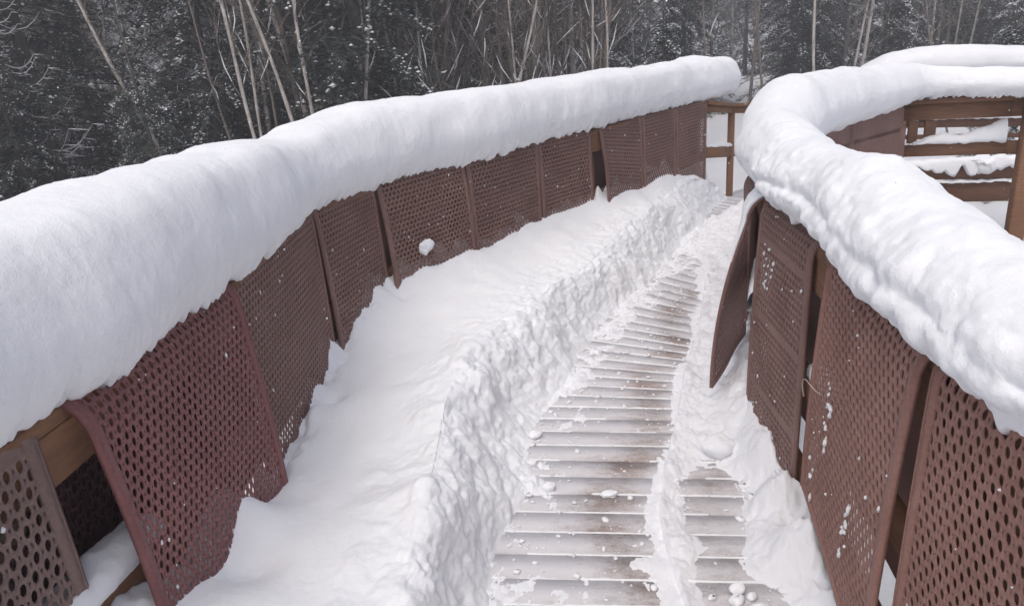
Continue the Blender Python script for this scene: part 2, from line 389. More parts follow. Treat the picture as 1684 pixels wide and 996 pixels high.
FOOT = [b[2] for b in BANK]
RSIDE = [(p[0], p[1]) for p in RPTS]
def make_path_snow():
    s = np.linspace(0.2, cs[-1] - .3, 760); l, r = lr(s)
    nt_ = 330; t = np.linspace(.18, 1.03, nt_)[None, :, None]
    P = l[:, None] * (1 - t) + r[:, None] * t
    V = np.concatenate([P, np.zeros(P.shape[:2] + (1,))], -1)
    df = dist_poly(P, FOOT); dc = dist_poly(P, CREST); dr = dist_poly(P, RSIDE)
    cx = np.interp(P[..., 1], [p[1] for p in CREST[::-1]], [p[0] for p in CREST[::-1]]); right = P[..., 0] > cx
    lum = .3 + .2 * fbm(V, .12, 5, 81, .62); fine = fbm(V, .03, 3, 91); big = fbm(V, .35, 3, 95)
    # streaky film left by the shovel, drawn out along the walkway
    q = np.stack([s[:, None] * .35 + 0 * t[..., 0], t[..., 0] * 2 + 0 * s[:, None], 0 * P[..., 0]], -1)
    film = fbm(q, .16, 5, 101)
    z = -.0045 + .0085 * film + .0035 * fbm(V, .06, 5, 92, .7)
    rt = P[..., 0] > cx
    z = z - (.0035 + .004 * np.exp(-((P[..., 0] - cx + .17) / .14) ** 2)) * (1 - rt)
    z = z + .02 * np.exp(-(df / .09) ** 1.2) * np.clip(.5 + 1.2 * fbm(V, .12, 6, 83, .7), 0, 1.6)                       # crumbs at the foot of the bank
    z = z + .022 * np.exp(-(dc / .06) ** 2) * (.8 + .35 * fbm(V, .16, 3, 84) + .16 * fine)        # loose ridge thrown to the side
    far = sstep(4.3, 6.2, P[..., 1]); z = z + .012 * far
    rr = np.where(right, 1.0, 0.0)
    expo = np.exp(-(((P[..., 0] - .74) / .13) ** 2 + ((P[..., 1] - 2.35) / .38) ** 2)) + 1.0 * np.exp(-(((P[..., 0] - .69) / .13) ** 2 + ((P[..., 1] - 1.8) / .3) ** 2))
    z = z + rr * (.02 + .008 * big + .03 * (lum - .3) - .034 * expo)
    bankr = np.exp(-(np.clip(dr - .02, 0, 9) / (.08 + .025 * big)) ** 1.5)
    z = z + bankr * rr * (.07 + .13 * lum + .05 * big + .01 * fine)
    z = z + rr * sstep(2.8, 3.6, P[..., 1]) * (.03 + .05 * lum) * np.exp(-(dr / .5) ** 2)
    for (hx, hy, hr, hd) in ((.93, 2.35, .07, .12), (.9, 2.05, .08, .06), (.98, 2.6, .06, .05)):
        z += hd * np.exp(-(((P[..., 0] - hx) ** 2 + (P[..., 1] - hy) ** 2) / hr ** 2)) * (.7 + lum)
    z = z + rr * (fbm(V, .08, 4, 131, .6) * .014 + fbm(V, .02, 2, 132) * .003) * sstep(-.002, .01, z) + zdeck(P[..., 1])
    z[:, 0] = -.03
    V[..., 2] = z
    me = mesh_np('trodden_snow', V.reshape(-1, 3), grid_faces(len(s), nt_), SNOWD, True)
    if me.polygons[0].normal.z < 0: me.flip_normals()
    tag(link('trodden_snow', me), 'thin shovelled snow with a loose ridge left over the path boards', 'snow', kind='stuff')
make_path_snow()

# ------------------------------------------------------------------ snow clods and crumbs
def clod_mesh(name, sx, seed, sub=24):
    th = np.linspace(0, math.pi, sub // 2 + 1)[:, None]; ph = np.linspace(0, 2 * math.pi, sub, endpoint=False)[None]
    V = np.stack([np.sin(th) * np.cos(ph), np.sin(th) * np.sin(ph), np.cos(th) + 0 * ph], -1)
    d = 1 + .28 * fbm(V, 1.0, 4, seed); V = V * d[..., None] * np.array(sx); m, n = V.shape[:2]
    i = np.arange(m - 1)[:, None]; j = np.arange(n)[None]
    F = np.stack([i * n + j, (i + 1) * n + j, (i + 1) * n + (j + 1) % n, i * n + (j + 1) % n], -1).reshape(-1, 4)
    return V.reshape(-1, 3), F
def clod(loc, sx, seed, label, rz=0):
    V, F = clod_mesh('c', sx, seed, 36); o = link('snow_clod', mesh_np('snow_clod', V, F, SNOW, True)); o.location = loc; o.rotation_euler.z = rz
    tag(o, label, 'snow clod', 'snow clods on the walkway')
clod((.84, 2.76, .045), (.062, .05, .045), 3, 'largest rounded snow clod on the boards beside the right railing')
clod((.095, 2.59, .016), (.024, .02, .019), 5, 'small round snow ball on the boards near the left snow bank')
clod((.33, 2.52, .008), (.042, .024, .012), 8, 'flat crescent snow lump on the boards in mid path')
clod((.06, 3.02, .014), (.03, .028, .02), 9, 'small snow lump at the foot of the left bank', .4)
clod((.66, 1.93, .02), (.026, .02, .018), 15, 'snow lump right of the loose snow ridge near the bottom')
def crumbs():
    mb = MB(); V0, F0 = clod_mesh('c', (1, 1, .8), 77, 8)
    n = 0
    while n < 2200:
        s = random.uniform(.6, 8.2) ; t = random.uniform(.3, 1)
        l, r = lr(s); q = l + (r - l) * t
        df = float(dist_poly(q[None], FOOT)[0]); dc = float(dist_poly(q[None], CREST)[0]); dr = float(dist_poly(q[None], RSIDE)[0])
        pr = math.exp(-df / .18) + .7 * math.exp(-dc / .1) + .9 * math.exp(-dr / .25) + .08
        if random.random() > pr: continue
        rd = random.choice([.002, .0025, .003, .003, .004, .004, .005, .006, .008, .012]); n += 1
        if dr < .3 and random.random() < .25: rd = random.uniform(.01, .024)
        mb.add((V0 + rng.normal(0, .16, V0.shape)) * rd * np.array([random.uniform(.8, 1.5), 1, random.uniform(.6, 1)]) @ np.array(Matrix.Rotation(random.uniform(0, 6), 3, 'Z')) + [q[0], q[1], zdeck(q[1]) + rd * .3 + .002], F0)
    tag(mb.build('snow_crumbs', SNOW, smooth=True), 'scattered crumbs of snow over the walkway boards', 'snow', kind='stuff')
crumbs()

# ------------------------------------------------------------------ rubber mats
def profile(L_in, fl, r_=.06, L_out=.0, d0=-.1, pw=1.0, z0=1.055, topb=.0):
    """(d, z) polyline over the rail: hangs outside at d0, crosses the top, hangs inside flaring by fl"""
    pts = []
    if L_out > 0:
        for k in range(8): pts.append((d0 - .07 + .01 * k / 7, z0 - r_ - L_out * (1 - k / 7.0)))
    for a in np.linspace(90, 0, 6)[:-1] * math.pi / 180 if L_out > 0 else []:
        pts.append((d0 - .0 - .06 * math.sin(a), z0 - r_ + r_ * math.cos(a)))
    pts.append((min(d0 + .01, -r_ - .02) if L_out > 0 else min(d0 - .02, -r_ - .03), z0)); pts.append((-r_, z0))
    for a in np.linspace(0, 90, 8)[1:] * math.pi / 180:
        pts.append((-r_ + r_ * math.sin(a), z0 - r_ + r_ * math.cos(a)))
    d1 = pts[-1][0]; z1 = pts[-1][1]
    for k in range(1, 16):
        t = k / 15; pts.append((d1 + fl * (1 - (1 - t) ** 2) ** pw, z1 - t * (L_in - r_)))
    return np.array(pts)
def make_mat(curve, s0, s1, L0, L1, f0, f1, material, label, p=.0162, L_out=0.0, d0=-.1, small=True, back=False, r0_=.055, r1_=.055, ribs=False, dd=(0, 0), skipband=(), lift=(0, 0), pwr=(1, 1), holes_out=False, rim=.028, tb=(0, 0), thick=.011, sag=.004, web=.0038):
    A = curve.pos(s0)[:2]; B = curve.pos(s1)[:2]; W = float(np.linalg.norm(B - A)); t = (B - A) / W
    n = curve.side * np.array([t[1], -t[0]])
    pa = profile(L0, f0, r0_, L_out, d0, pwr[0], topb=tb[0]); pb = profile(L1, f1, r1_, L_out, d0, pwr[1], topb=tb[1])
    la = np.concatenate([[0], np.cumsum(np.linalg.norm(np.diff(pa, axis=0), axis=1))]); lb = np.concatenate([[0], np.cumsum(np.linalg.norm(np.diff(pb, axis=0), axis=1))])
    LT = (la[-1] + lb[-1]) / 2; lout = la[np.argmax(pa[:, 1])] if L_out > 0 else 0.0
    ph = random.uniform(0, 6)
    def S(u, v, h=0):
        """u metres along, v metres down the drape (0 = outer hem), h height above the front face"""
        uu = np.clip(u / W, 0, 1)
        def ev(vv):
            xa = np.stack([np.interp(vv / LT * la[-1], la, pa[:, i]) for i in (0, 1)], -1); xb = np.stack([np.interp(vv / LT * lb[-1], lb, pb[:, i]) for i in (0, 1)], -1)
            return xa * (1 - uu[..., None]) + xb * uu[..., None]
        q = ev(v); e = .01; tg = ev(np.minimum(v + e, LT)) - ev(np.maximum(v - e, 0)); tg = tg / np.linalg.norm(tg, axis=-1, keepdims=True)
        nn = np.stack([-tg[..., 1], tg[..., 0]], -1)
        nn = np.where((nn[..., :1] * 0 + 1) > 0, nn, nn)
        wave = sag * np.sin(u * 7.0 / W + ph) * np.clip((v - lout) / LT, 0, 1)
        q = q + nn * (np.asarray(h) + wave)[..., None] + 0
        dz = (lift[0] * (1 - uu) + lift[1] * uu)
        x = A + t * np.asarray(u)[..., None] + n * (q[..., :1] + (dd[0] * (1 - uu) + dd[1] * uu)[..., None])
        return np.concatenate([x, (q[..., 1] + dz)[..., None]], -1)
    nu = max(4, int((W - 2 * rim) / p)); pu = (W - 2 * rim) / (nu + .5)
    vstart = rim if (L_out == 0 or holes_out) else lout
    nv = int((LT - vstart - rim) / (p * 1.62)); pv = (LT - vstart - rim) / nv
    ii, jj = np.meshgrid(np.arange(nu), np.arange(nv), indexing='ij'); ii = ii.ravel(); jj = jj.ravel()
    cu = rim + (ii + .5 + .5 * (jj % 2 * 0)) * pu + pu * .25; cv = vstart + (jj + .5) * pv
    bigm = ((ii + jj) % 2 == 0)
    for b0 in skipband: pass
    th = np.array([-135, -90, -45, 0, 45, 90, 135, 180]) * math.pi / 180
    per = np.array([(-1, -1), (0, -1), (1, -1), (1, 0), (1, 1), (0, 1), (-1, 1), (-1, 0)]) * .5
    V = []; F = []; nV = 0
    def cells(sel, rad, do_back, per):
        nonlocal nV
        u = cu[sel]; v = cv[sel]; m = len(u)
        if m == 0: return
        pu_, pv_ = pu, pv
        Pu = u[:, None] + per[:, 0] * pu_; Pv = v[:, None] + per[:, 1] * pv_
        Hu = u[:, None] + rad[0] * np.cos(th); Hv = v[:, None] + rad[1] * np.sin(th)
        z = np.zeros_like(Pu)
        arr = [S(Pu, Pv, z), S(Hu, Hv, z), S(Hu, Hv, z - web)] + ([S(Pu, Pv, z - web)] if do_back else [])
        A_ = np.concatenate(arr, 1); k = A_.shape[1]; base = nV + np.arange(m)[:, None] * k
        j = np.arange(8); j2 = (j + 1) % 8
        F.append(np.stack([base + j, base + j2, base + 8 + j2, base + 8 + j], -1).reshape(-1, 4))
        F.append(np.stack([base + 8 + j, base + 8 + j2, base + 16 + j2, base + 16 + j], -1).reshape(-1, 4))
        if do_back: F.append(np.stack([base + 16 + j, base + 16 + j2, base + 24 + j2, base + 24 + j], -1).reshape(-1, 4))
        V.append(A_.reshape(-1, 3)); nV += m * k
    solid = np.zeros(len(cu), bool)
    for (b0, b1) in skipband: solid |= (jj >= b0) & (jj < b1)
    PB_ = per.copy(); PB_[[3, 7]] *= 1.22; PS_ = per.copy(); PS_[[3, 7]] *= .78
    cells(bigm & ~solid, (p * .55, p * .74), back, PB_)
    if small: cells(~bigm & ~solid, (p * .19, p * .26), back, PS_)
    rest = solid | ((~bigm) if not small else np.zeros(len(cu), bool))
    u = cu[rest]; v = cv[rest]
    if len(u):
        Pu = u[:, None] + per[[0, 2, 4, 6], 0] * pu; Pv = v[:, None] + per[[0, 2, 4, 6], 1] * pv; a = S(Pu, Pv, Pu * 0)
        base = nV + np.arange(len(u))[:, None] * 4; F.append((base + np.arange(4))); V.append(a.reshape(-1, 3)); nV += len(u) * 4
        if back:
            a = S(Pu, Pv, Pu * 0 - web); base = nV + np.arange(len(u))[:, None] * 4; F.append((base + np.arange(4)[::-1])); V.append(a.reshape(-1, 3)); nV += len(u) * 4
    # solid outer half
    def sheet(u0, u1, v0, v1, h, mu, mv):
        nonlocal nV
        U, Q = np.meshgrid(np.linspace(u0, u1, mu), np.linspace(v0, v1, mv), indexing='ij'); a = S(U, Q, U * 0 + h)
        F.append(grid_faces(mu, mv) + nV); V.append(a.reshape(-1, 3)); nV += mu * mv
    if L_out > 0 and not holes_out: sheet(0, W, lout * .72, lout, -.001, 6, 14); sheet(-.07, W + .07, 0, lout * .75, -.001, 6, 16); sheet(-.07, W + .07, 0, lout * .75, -thick, 6, 16)
    body = mesh_np('rubber_mat', np.concatenate(V), [np.concatenate(F)], material)
    o = link('rubber_mat', body); tag(o, label, 'rubber mat', 'perforated rubber mats draped over the railings')
    # raised solid rim, one continuous strip per side
    V = []; F = []; nV = 0
    def strip(u0, u1, v0, v1, hi, along_v):
        nonlocal nV
        m = 60 if along_v else 30
        if along_v:
            q = np.linspace(v0, v1, m); sec = [(u0, -thick), (u0, hi), ((u0 + u1) / 2, hi + .001), (u1, hi), (u1, -thick)]
            a = np.stack([S(np.full(m, su), q, np.full(m, h)) for su, h in sec], 1)
        else:
            q = np.linspace(u0, u1, m); sec = [(v0, -thick), (v0, hi), ((v0 + v1) / 2, hi + .001), (v1, hi), (v1, -thick)]
            a = np.stack([S(q, np.full(m, sv), np.full(m, h)) for sv, h in sec], 1)
        f = grid_faces(m, 5); f2 = np.stack([np.arange(m - 1) * 5 + 4, (np.arange(m - 1) + 1) * 5 + 4, (np.arange(m - 1) + 1) * 5, np.arange(m - 1) * 5], -1)
        F.append(np.vstack([f, f2]) + nV); V.append(a.reshape(-1, 3)); nV += m * 5
    strip(0, rim + .004 + pu * .25, 0, LT, .0025, True); strip(W - rim - .004 - pu * .25, W, 0, LT, .0025, True)
    strip(rim, W - rim, LT - rim - .002, LT, .002, False)
    if L_out == 0 or holes_out: strip(rim, W - rim, 0, rim + .002, .002, False)
    # thin embossed line inside the rim
    strip(.006, .010, 0, LT, .0045, True); strip(W - .010, W - .006, 0, LT, .0045, True)
    link('rim', mesh_np('rim', np.concatenate(V), [np.concatenate(F)], material), o)
    return S, W, LT, lout, o
MATS = []
def sy(c, x, y): return c.near((x, y))
s_ = [sy(LC, *p) for p in ((-1.1, .45), (-1.05, 1.44), (-1.04, 1.55), (-.93, 2.38), (-.905, 3.46), (-.7, 4.06), (-.23, 4.69), (.27, 5.29), (.72, 5.76), (.77, 5.83), (1.21, 6.38), (1.6, 6.83), (2.04, 7.38))]
g = .008
MATS.append(make_mat(LC, s_[0], s_[1], .8, .8, .02, .01, RUB_GREY, 'greyish brown mat with large holes nearest the camera on left railing', p=.0205, L_out=.85, small=True, skipband=((3, 4),), r1_=.06, dd=(0, -.01), rim=.034))
MATS.append(make_mat(LC, s_[2], s_[3] - g, .85, .85, .05, .04, RUB_RED, 'reddish mat beside the bare wood gap on the left railing', L_out=.85, r0_=.12, r1_=.07, d0=-.19, dd=(.05, .02)))
MATS.append(make_mat(LC, s_[3] + g, s_[4] - g, .85, .85, .01, .01, RUB_BROWN, 'wide brown mat just beyond the reddish one on left railing', L_out=.85, dd=(-.02, -.01)))
MATS.append(make_mat(LC, s_[4] + g, s_[5] + .012, .85, .85, .03, .02, RUB_BROWN, 'narrow brown mat with dark slit at its near edge on left railing', L_out=.85, dd=(-.01, -.02), small=True))
MATS.append(make_mat(LC, s_[5] + .012, s_[6] - g, .68, .66, .055, .04, RUB_BROWN, 'brown mat with a snow lump stuck on its lower half', p=.0165, L_out=.85, small=True, skipband=()))
MATS.append(make_mat(LC, s_[6] + g, s_[7] - g, .85, .85, .03, .0, RUB_BROWN, 'brown mat between the snow lump mat and bend of left railing', L_out=.85, p=.0182, small=True))
MATS.append(make_mat(LC, s_[7] + g, s_[8] - g * 3, .85, .85, .01, .01, RUB_BROWN, 'brown mat just before the dark gap in the left railing', L_out=.85, p=.0182, small=True, dd=(-.01, -.01)))
MATS.append(make_mat(LC, s_[9] + g, s_[10] - g, .68, .85, .06, .01, RUB_BROWN, 'brown mat just beyond the dark gap in the left railing', L_out=.85, p=.0182, small=True, r0_=.07))
MATS.append(make_mat(LC, s_[10] + g, s_[11] - g, .85, .85, .01, .01, RUB_BROWN, 'second last brown mat at far end of the left railing', L_out=.85, p=.0182, small=True))
MATS.append(make_mat(LC, s_[11] + g, s_[12] - g, .85, .85, .01, .0, RUB_BROWN, 'last brown mat at the far end of the left railing', L_out=.85, p=.0182, small=True))
# the dark outer mat seen through the near left gap
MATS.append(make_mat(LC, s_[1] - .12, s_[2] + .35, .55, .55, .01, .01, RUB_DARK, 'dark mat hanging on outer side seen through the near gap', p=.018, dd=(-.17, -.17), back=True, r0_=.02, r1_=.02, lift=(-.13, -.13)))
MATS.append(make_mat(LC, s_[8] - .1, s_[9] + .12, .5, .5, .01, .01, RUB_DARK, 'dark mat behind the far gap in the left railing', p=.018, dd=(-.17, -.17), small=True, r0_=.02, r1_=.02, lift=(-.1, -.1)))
r_ = [sy(RC, *p) for p in ((.78, .25), (.888, 1.43), (.895, 1.45), (.975, 2.17), (1.0, 2.33), (1.045, 2.97), (1.075, 3.08), (1.25, 3.68))]
MATS.append(make_mat(RC, r_[0], r_[1], .98, .98, .02, .02, RUB_WARM, 'brown mat with large holes at the bottom right corner', p=.0175, L_out=.85, r1_=.05))
MATS.append(make_mat(RC, r_[2], r_[3], .98, .82, .04, .03, RUB_WARM, 'mat with snow bits stuck in it, middle of near right railing', p=.0165, L_out=.85, r0_=.07, dd=(.012, 0)))
MATS.append(make_mat(RC, r_[4], r_[5], 1.0, 1.02, .01, .03, RUB_BROWN, 'tall narrow brown mat next to the flared one on right railing', p=.0172, L_out=.85, r0_=.06, skipband=((7, 8), (18, 19), (29, 30))))
MATS.append(make_mat(RC, r_[6], r_[7], .92, .9, .135, -.02, RUB_BROWN, 'dark mat flaring out towards the path at right railing corner', p=.0172, L_out=.0, back=True, d0=-.06, small=True, r0_=.12, r1_=.1, dd=(.04, .03), rim=.02, thick=.013))
q_ = [sy(RC, *p) for p in ((1.27, 3.74), (1.5, 4.34), (1.9, 4.97), (2.46, 5.53), (3.1, 6.02))]
for a, b, lb in ((0, 1, 'brown mat hidden mostly behind the corner snow of right railing'), (1, 2, 'brown mat low behind the near right snow cap'), (2, 3, 'brown mat peeking out between the two right snow caps'), (3, 4, 'last mat before the open timber rail at the right')):
    MATS.append(make_mat(RC, q_[a] + g, q_[b] - g, .85, .85, .0, .0, RUB_BROWN, lb, L_out=.85, small=True))
# these hang on the viewer's side as the rail bends round: a second row on the outer face
# ------------------------------------------------------------------ railings
def railing(name, label, curve, knots, posts, zt=1.03, group=None, depth=.09):
    root = empty(name, (*curve.pos(knots[0])[:2], 0)); tag(root, label, 'railing', group)
    off = np.array(root.location)
    for a, b in zip(knots[:-1], knots[1:]):
        pa, pb = curve.pos(a)[:2], curve.pos(b)[:2]; t = (pb - pa) / np.linalg.norm(pb - pa); nn = curve.side * np.array([t[1], -t[0]])
        def P(p, d, z): q = p + nn * d; return np.array([q[0], q[1], z]) - off
        m = MB(); m.beam(P(pa, -.075, zt - .019), P(pb, -.075, zt - .019), depth + .02, .038); m.build('cap_rail', WOOD, root)
        m = MB(); m.beam(P(pa, -.045, zt - .038 - .0655), P(pb, -.045, zt - .038 - .0655), .038, .127); m.build('top_rail', WOOD, root)
        m = MB(); m.beam(P(pa, -.045, .50), P(pb, -.045, .50), .038, .1); m.build('middle_rail', WOOD, root)
        m = MB(); m.beam(P(pa, -.045, .10), P(pb, -.045, .10), .038, .14); m.build('bottom_rail', WOOD, root)
    for s in posts:
        p = curve.pos(s)[:2]; nn = curve.nrm(s); q = p - nn * .11
        m = MB(); m.beam(np.array([q[0], q[1], ground_z(q[0], q[1]) - .1]) - off, np.array([q[0], q[1], zt - .04]) - off, .089, .089, up=(nn[0], nn[1], 0)); m.build('post', WOOD, root)
    return root
railing('left_railing'.replace('left_', 'timber_'), 'brown timber railing under the mats along the left of the path', LC, [0, s_[1] - .3] + s_[3:9] + s_[10:], [.3, s_[0], s_[2] + .4, s_[4], s_[6], s_[8] + .06, s_[10], s_[12] - .05])
railing('timber_railing', 'brown timber railing under the mats along the right of the path', RC, [0, r_[1], r_[3] + .1, r_[5] + .03] + q_, [.3, r_[1], r_[3] + .1, r_[5] + .04, q_[1], q_[2], q_[4] - .04])

def simple_rail(label, pts, beams, posts, capw=.11, wmat=WOOD, pw=.089):
    """pts: two or more (x, y, zoffset); beams: (name, z0, z1, thickness)"""
    root = empty('timber_railing', pts[0]); tag(root, label, 'railing'); off = np.array(pts[0], float)
    for a, b in zip(pts[:-1], pts[1:]):
        a = np.array(a, float); b = np.array(b, float)
        for nm, z0, z1, th_ in beams:
            m = MB(); m.beam(a + [0, 0, (z0 + z1) / 2] - off, b + [0, 0, (z0 + z1) / 2] - off, th_, z1 - z0); m.build(nm, wmat, root)
    for p, zt, wd in posts:
        m = MB(); m.beam(np.array([p[0], p[1], ground_z(p[0], p[1]) - .1]) - off, np.array([p[0], p[1], zt]) - off, wd, wd * .9, up=(0.25, .97, 0)); m.build('post', wmat, root)
    return root
# open rail past the last left mat, dropping away with the ramp
simple_rail('unmatted timber rail sloping down past the end of left mats', [(2.03, 7.4, 0), (2.43, 7.89, -.09), (3.1, 8.7, -.2), (4.0, 9.8, -.33)],
            [('cap_rail', 1.0, 1.035, .11), ('top_rail', .93, .999, .04), ('middle_rail', .48, .59, .04)], [((2.45, 7.93), .85, .07), ((4.0, 9.82), .6, .07)])
# open rail at right, facing the camera
simple_rail('open timber railing without mats at the right edge', [(3.12, 6.1, 0), (4.02, 5.87, 0), (5.6, 5.5, 0)],
            [('cap_rail', 1.02, 1.062, .13), ('top_rail', .89, 1.019, .04), ('middle_rail', .60, .70, .04)], [((4.12, 5.76), 1.018, .115), ((3.13, 6.17), 1.015, .09), ((5.6, 5.4), 1.0, .1)])
# the lower leg of the ramp beyond
simple_rail('timber railing of the lower ramp leg behind the open rail', [(4.0, 7.35, 0.02), (5.6, 7.1, -.02), (7.4, 6.8, -.06)],
            [('middle_rail', .10, .25, .04), ('bottom_rail', -.13, .07, .04)], [((4.2, 7.4), .27, .09), ((5.8, 7.2), .27, .09), ((7.4, 6.9), .27, .09)], wmat=WOODD)
rb = simple_rail('farthest timber railing seen through the open rail', [(3.9, 8.75, .05), (6.1, 8.5, -.04), (8.2, 8.25, -.1)],
            [('cap_rail', .98, 1.02, .11), ('top_rail', .86, .979, .04), ('middle_rail', .42, .51, .04), ('bottom_rail', .29, .34, .04)], [((4.62, 8.62), 1.0, .1), ((6.3, 8.45), .95, .1), ((8.2, 8.3), .9, .1)], wmat=WOODD)
for xx, ww in ((4.42, .1), (4.78, .11), (4.97, .13)):
    yy = 8.66 - .1 * (xx - 4.4); m = MB(); m.beam(np.array([xx, yy, .15]) - np.array([3.9, 8.75, .05]), np.array([xx, yy, .86]) - np.array([3.9, 8.75, .05]), ww, .03, up=(0, 1, 0)); m.build('upright_board', WOODD, rb)

# ------------------------------------------------------------------ snow caps on the rails
def snow_loaf(label, curve, s0, s1, ridge, prof, ds=.011, n=130, seed=0, rag=.012, cap0=.0, cap1=.12, wsc=None, zb=None, spk=1.0, lumpy=0.0, lump_end=99):
    s = np.arange(s0, s1, ds); m = len(s); base = curve.pos(s)[:, :2]; nn = curve.nrm(s, .2)
    P = catmull(prof, 20); dd = np.concatenate([[0], np.cumsum(np.linalg.norm(np.diff(P, axis=0), axis=1))]); u = np.linspace(0, 1, n) ** 1.0 * dd[-1]
    d = np.interp(u, dd, P[:, 0]); h = np.interp(u, dd, P[:, 1])           # d inward, h 0..1 over base height
    rz = np.interp(s, [a for a, _ in ridge], [b for _, b in ridge])
    k = np.ones(21) / 21; rz = np.convolve(np.pad(rz, 10, 'edge'), k, 'valid')
    e0 = np.ones(m) if cap0 <= 0 else np.sqrt(np.clip(1 - (1 - np.clip((s - s0) / cap0, 0, 1)) ** 2, 0, 1))
    e1 = np.ones(m) if cap1 <= 0 else np.sqrt(np.clip(1 - (1 - np.clip((s1 - s) / cap1, 0, 1)) ** 2, 0, 1)); e = np.maximum(e0 * e1, .02)
    z0 = 1.02 if zb is None else np.interp(s, [a for a, _ in zb], [b for _, b in zb])[:, None]
    ws = 1.0 if wsc is None else np.interp(s, [a for a, _ in wsc], [b for _, b in wsc])[:, None]
    dc = -.12
    D = dc + (d[None] - dc) * (1 - (1 - e[:, None]) * .4) * ws
    Z = z0 + h[None] * (rz[:, None] - z0) * e[:, None]
    V = np.stack([base[:, :1] + nn[:, :1] * D, base[:, 1:] + nn[:, 1:] * D, Z], -1)
    N = grid_normals(V)
    if (N[:, n // 2, 2]).mean() < 0: N = -N
    up = np.clip(h, 0, 1)[None]
    disp = fbm(V, .6, 3, seed) * .03 + fbm(V, .17, 3, seed + 5) * .006 + fbm(V * np.array([1, 1, .35]), .035, 3, seed + 9) * (.0006 + .0012 * (1 - up)) + fbm(V, .012, 2, seed + 12) * .0009
    if lumpy: disp = disp + lumpy * (1 - .6 * up) * sstep(lump_end + .5, lump_end - .2, s)[:, None] * ((np.abs(fbm(V, .2, 4, seed + 31)) - .4) * .09 + (np.abs(fbm(V, .07, 3, seed + 33)) - .4) * .028)
    if lumpy:   # a crevice runs along between the cap and the slumped snow below it
        cr = .5 + .16 * fbm(np.stack([s, 0 * s, 0 * s + 7], -1), .45, 3, seed + 40)[:, None]; on = (np.arange(n) < n * .42)[None] * sstep(lump_end + .2, lump_end - .2, s)[:, None]
        disp = disp - on * (.017 * np.exp(-((h[None] - cr) / .07) ** 2) - .012 * np.exp(-((h[None] - cr + .17) / .1) ** 2)) * (1 + .6 * fbm(V, .09, 3, seed + 44))
    V = V + N * (disp * np.minimum(1, e[:, None] * 2))[..., None]
    # ragged hem: tongues of snow reach down between the holes
    jag = (fbm(np.stack([s, 0 * s, 0 * s + seed], -1), .016, 2, seed + 1) * .6 + fbm(np.stack([s, 0 * s, 0 * s + seed], -1), .09, 3, seed + 2) * .5)
    j = np.arange(n); wj = np.exp(-(j / 9.0) ** 2)
    V[..., 2] += (jag * rag * 1.2 * spk)[:, None] * wj[None]
    wo = np.exp(-((n - 1 - j) / 9.0) ** 2); V[..., 2] += (np.roll(jag, 50) * rag)[:, None] * wo[None]
    F = [grid_faces(m, n)]
    # close underside and ends
    ring = np.arange(n); Vv = V.reshape(-1, 3)
    under = np.stack([np.arange(m - 1) * n + n - 1, (np.arange(m - 1) + 1) * n + n - 1, (np.arange(m - 1) + 1) * n, np.arange(m - 1) * n], -1)
    F[0] = np.vstack([F[0], under])
    me = mesh_np('snow_cap', Vv, F + [np.array([list(ring)[::-1]]), np.array([list((m - 1) * n + ring)])], SNOW, True)
    # consistent outward normals
    c = me.polygons[(m // 2) * (n - 1) + n // 2]
    if c.normal.z < 0: me.flip_normals()
    o = link('rail_snow', me); tag(o, label, 'snow', 'thick snow caps lying on the railings'); return o
PROF_L = [(-.005, .07), (.02, .13), (.05, .24), (.065, .42), (.045, .64), (.0, .85), (-.07, .96), (-.19, 1.0), (-.32, .96), (-.4, .78), (-.43, .46), (-.41, .18), (-.33, .02), (-.2, -.02)]
LR = [(0, 1.45), (1.4, 1.455), (2.4, 1.45), (3.0, 1.43), (3.55, 1.40), (3.75, 1.43), (4.3, 1.46), (5.2, 1.46), (6.2, 1.455), (7.2, 1.445), (8.2, 1.44), (9.0, 1.42), (9.6, 1.40)]
# extend the left curve a little past the last mat for the cap's end
LC2 = Curve(LPTS + [(2.55, 8.0)], 1)
snow_loaf('thick smooth snow cap along the top of the left railing', LC2, .05, LC2.L - .05, LR, PROF_L, ds=.0075, n=110, rag=.021, seed=200, cap1=.022, wsc=[(0, 1), (9.0, 1), (9.7, .72), (10.2, .7)], zb=[(0, 1.0), (1.3, 1.0), (9, 1.02), (9.9, .96)])
PROF_R = [(-.015, .12), (.015, .2), (.05, .34), (.06, .5), (.04, .66), (.005, .8), (-.05, .93), (-.12, 1.0), (-.19, .96), (-.26, .8), (-.31, .5), (-.29, .2), (-.22, .0), (-.17, -.03)]
RC2 = Curve(RPTS[:-1] + [(3.0, 5.98), (3.3, 6.1), (3.65, 6.04), (4.02, 5.9), (4.8, 5.72), (5.6, 5.5)], -1)
sn = sy(RC, 1.06, 3.02)
RR = [(0, 1.3), (sy(RC, .89, 1.5), 1.31), (sy(RC, .93, 1.75), 1.31), (sy(RC, .97, 2.0), 1.33), (sy(RC, .98, 2.2), 1.37), (sy(RC, 1.0, 2.45), 1.33), (sy(RC, 1.04, 2.8), 1.33), (sn + .25, 1.385), (sn + .5, 1.36), (sn + .85, 1.32), (sn + 1.2, 1.35), (sn + 1.6, 1.41), (sn + 2.3, 1.40), (sn + 3.0, 1.375), (sn + 3.75, 1.36), (sn + 4.2, 1.3), (sn + 4.8, 1.27), (sn + 5.2, 1.3), (sn + 7, 1.31)]
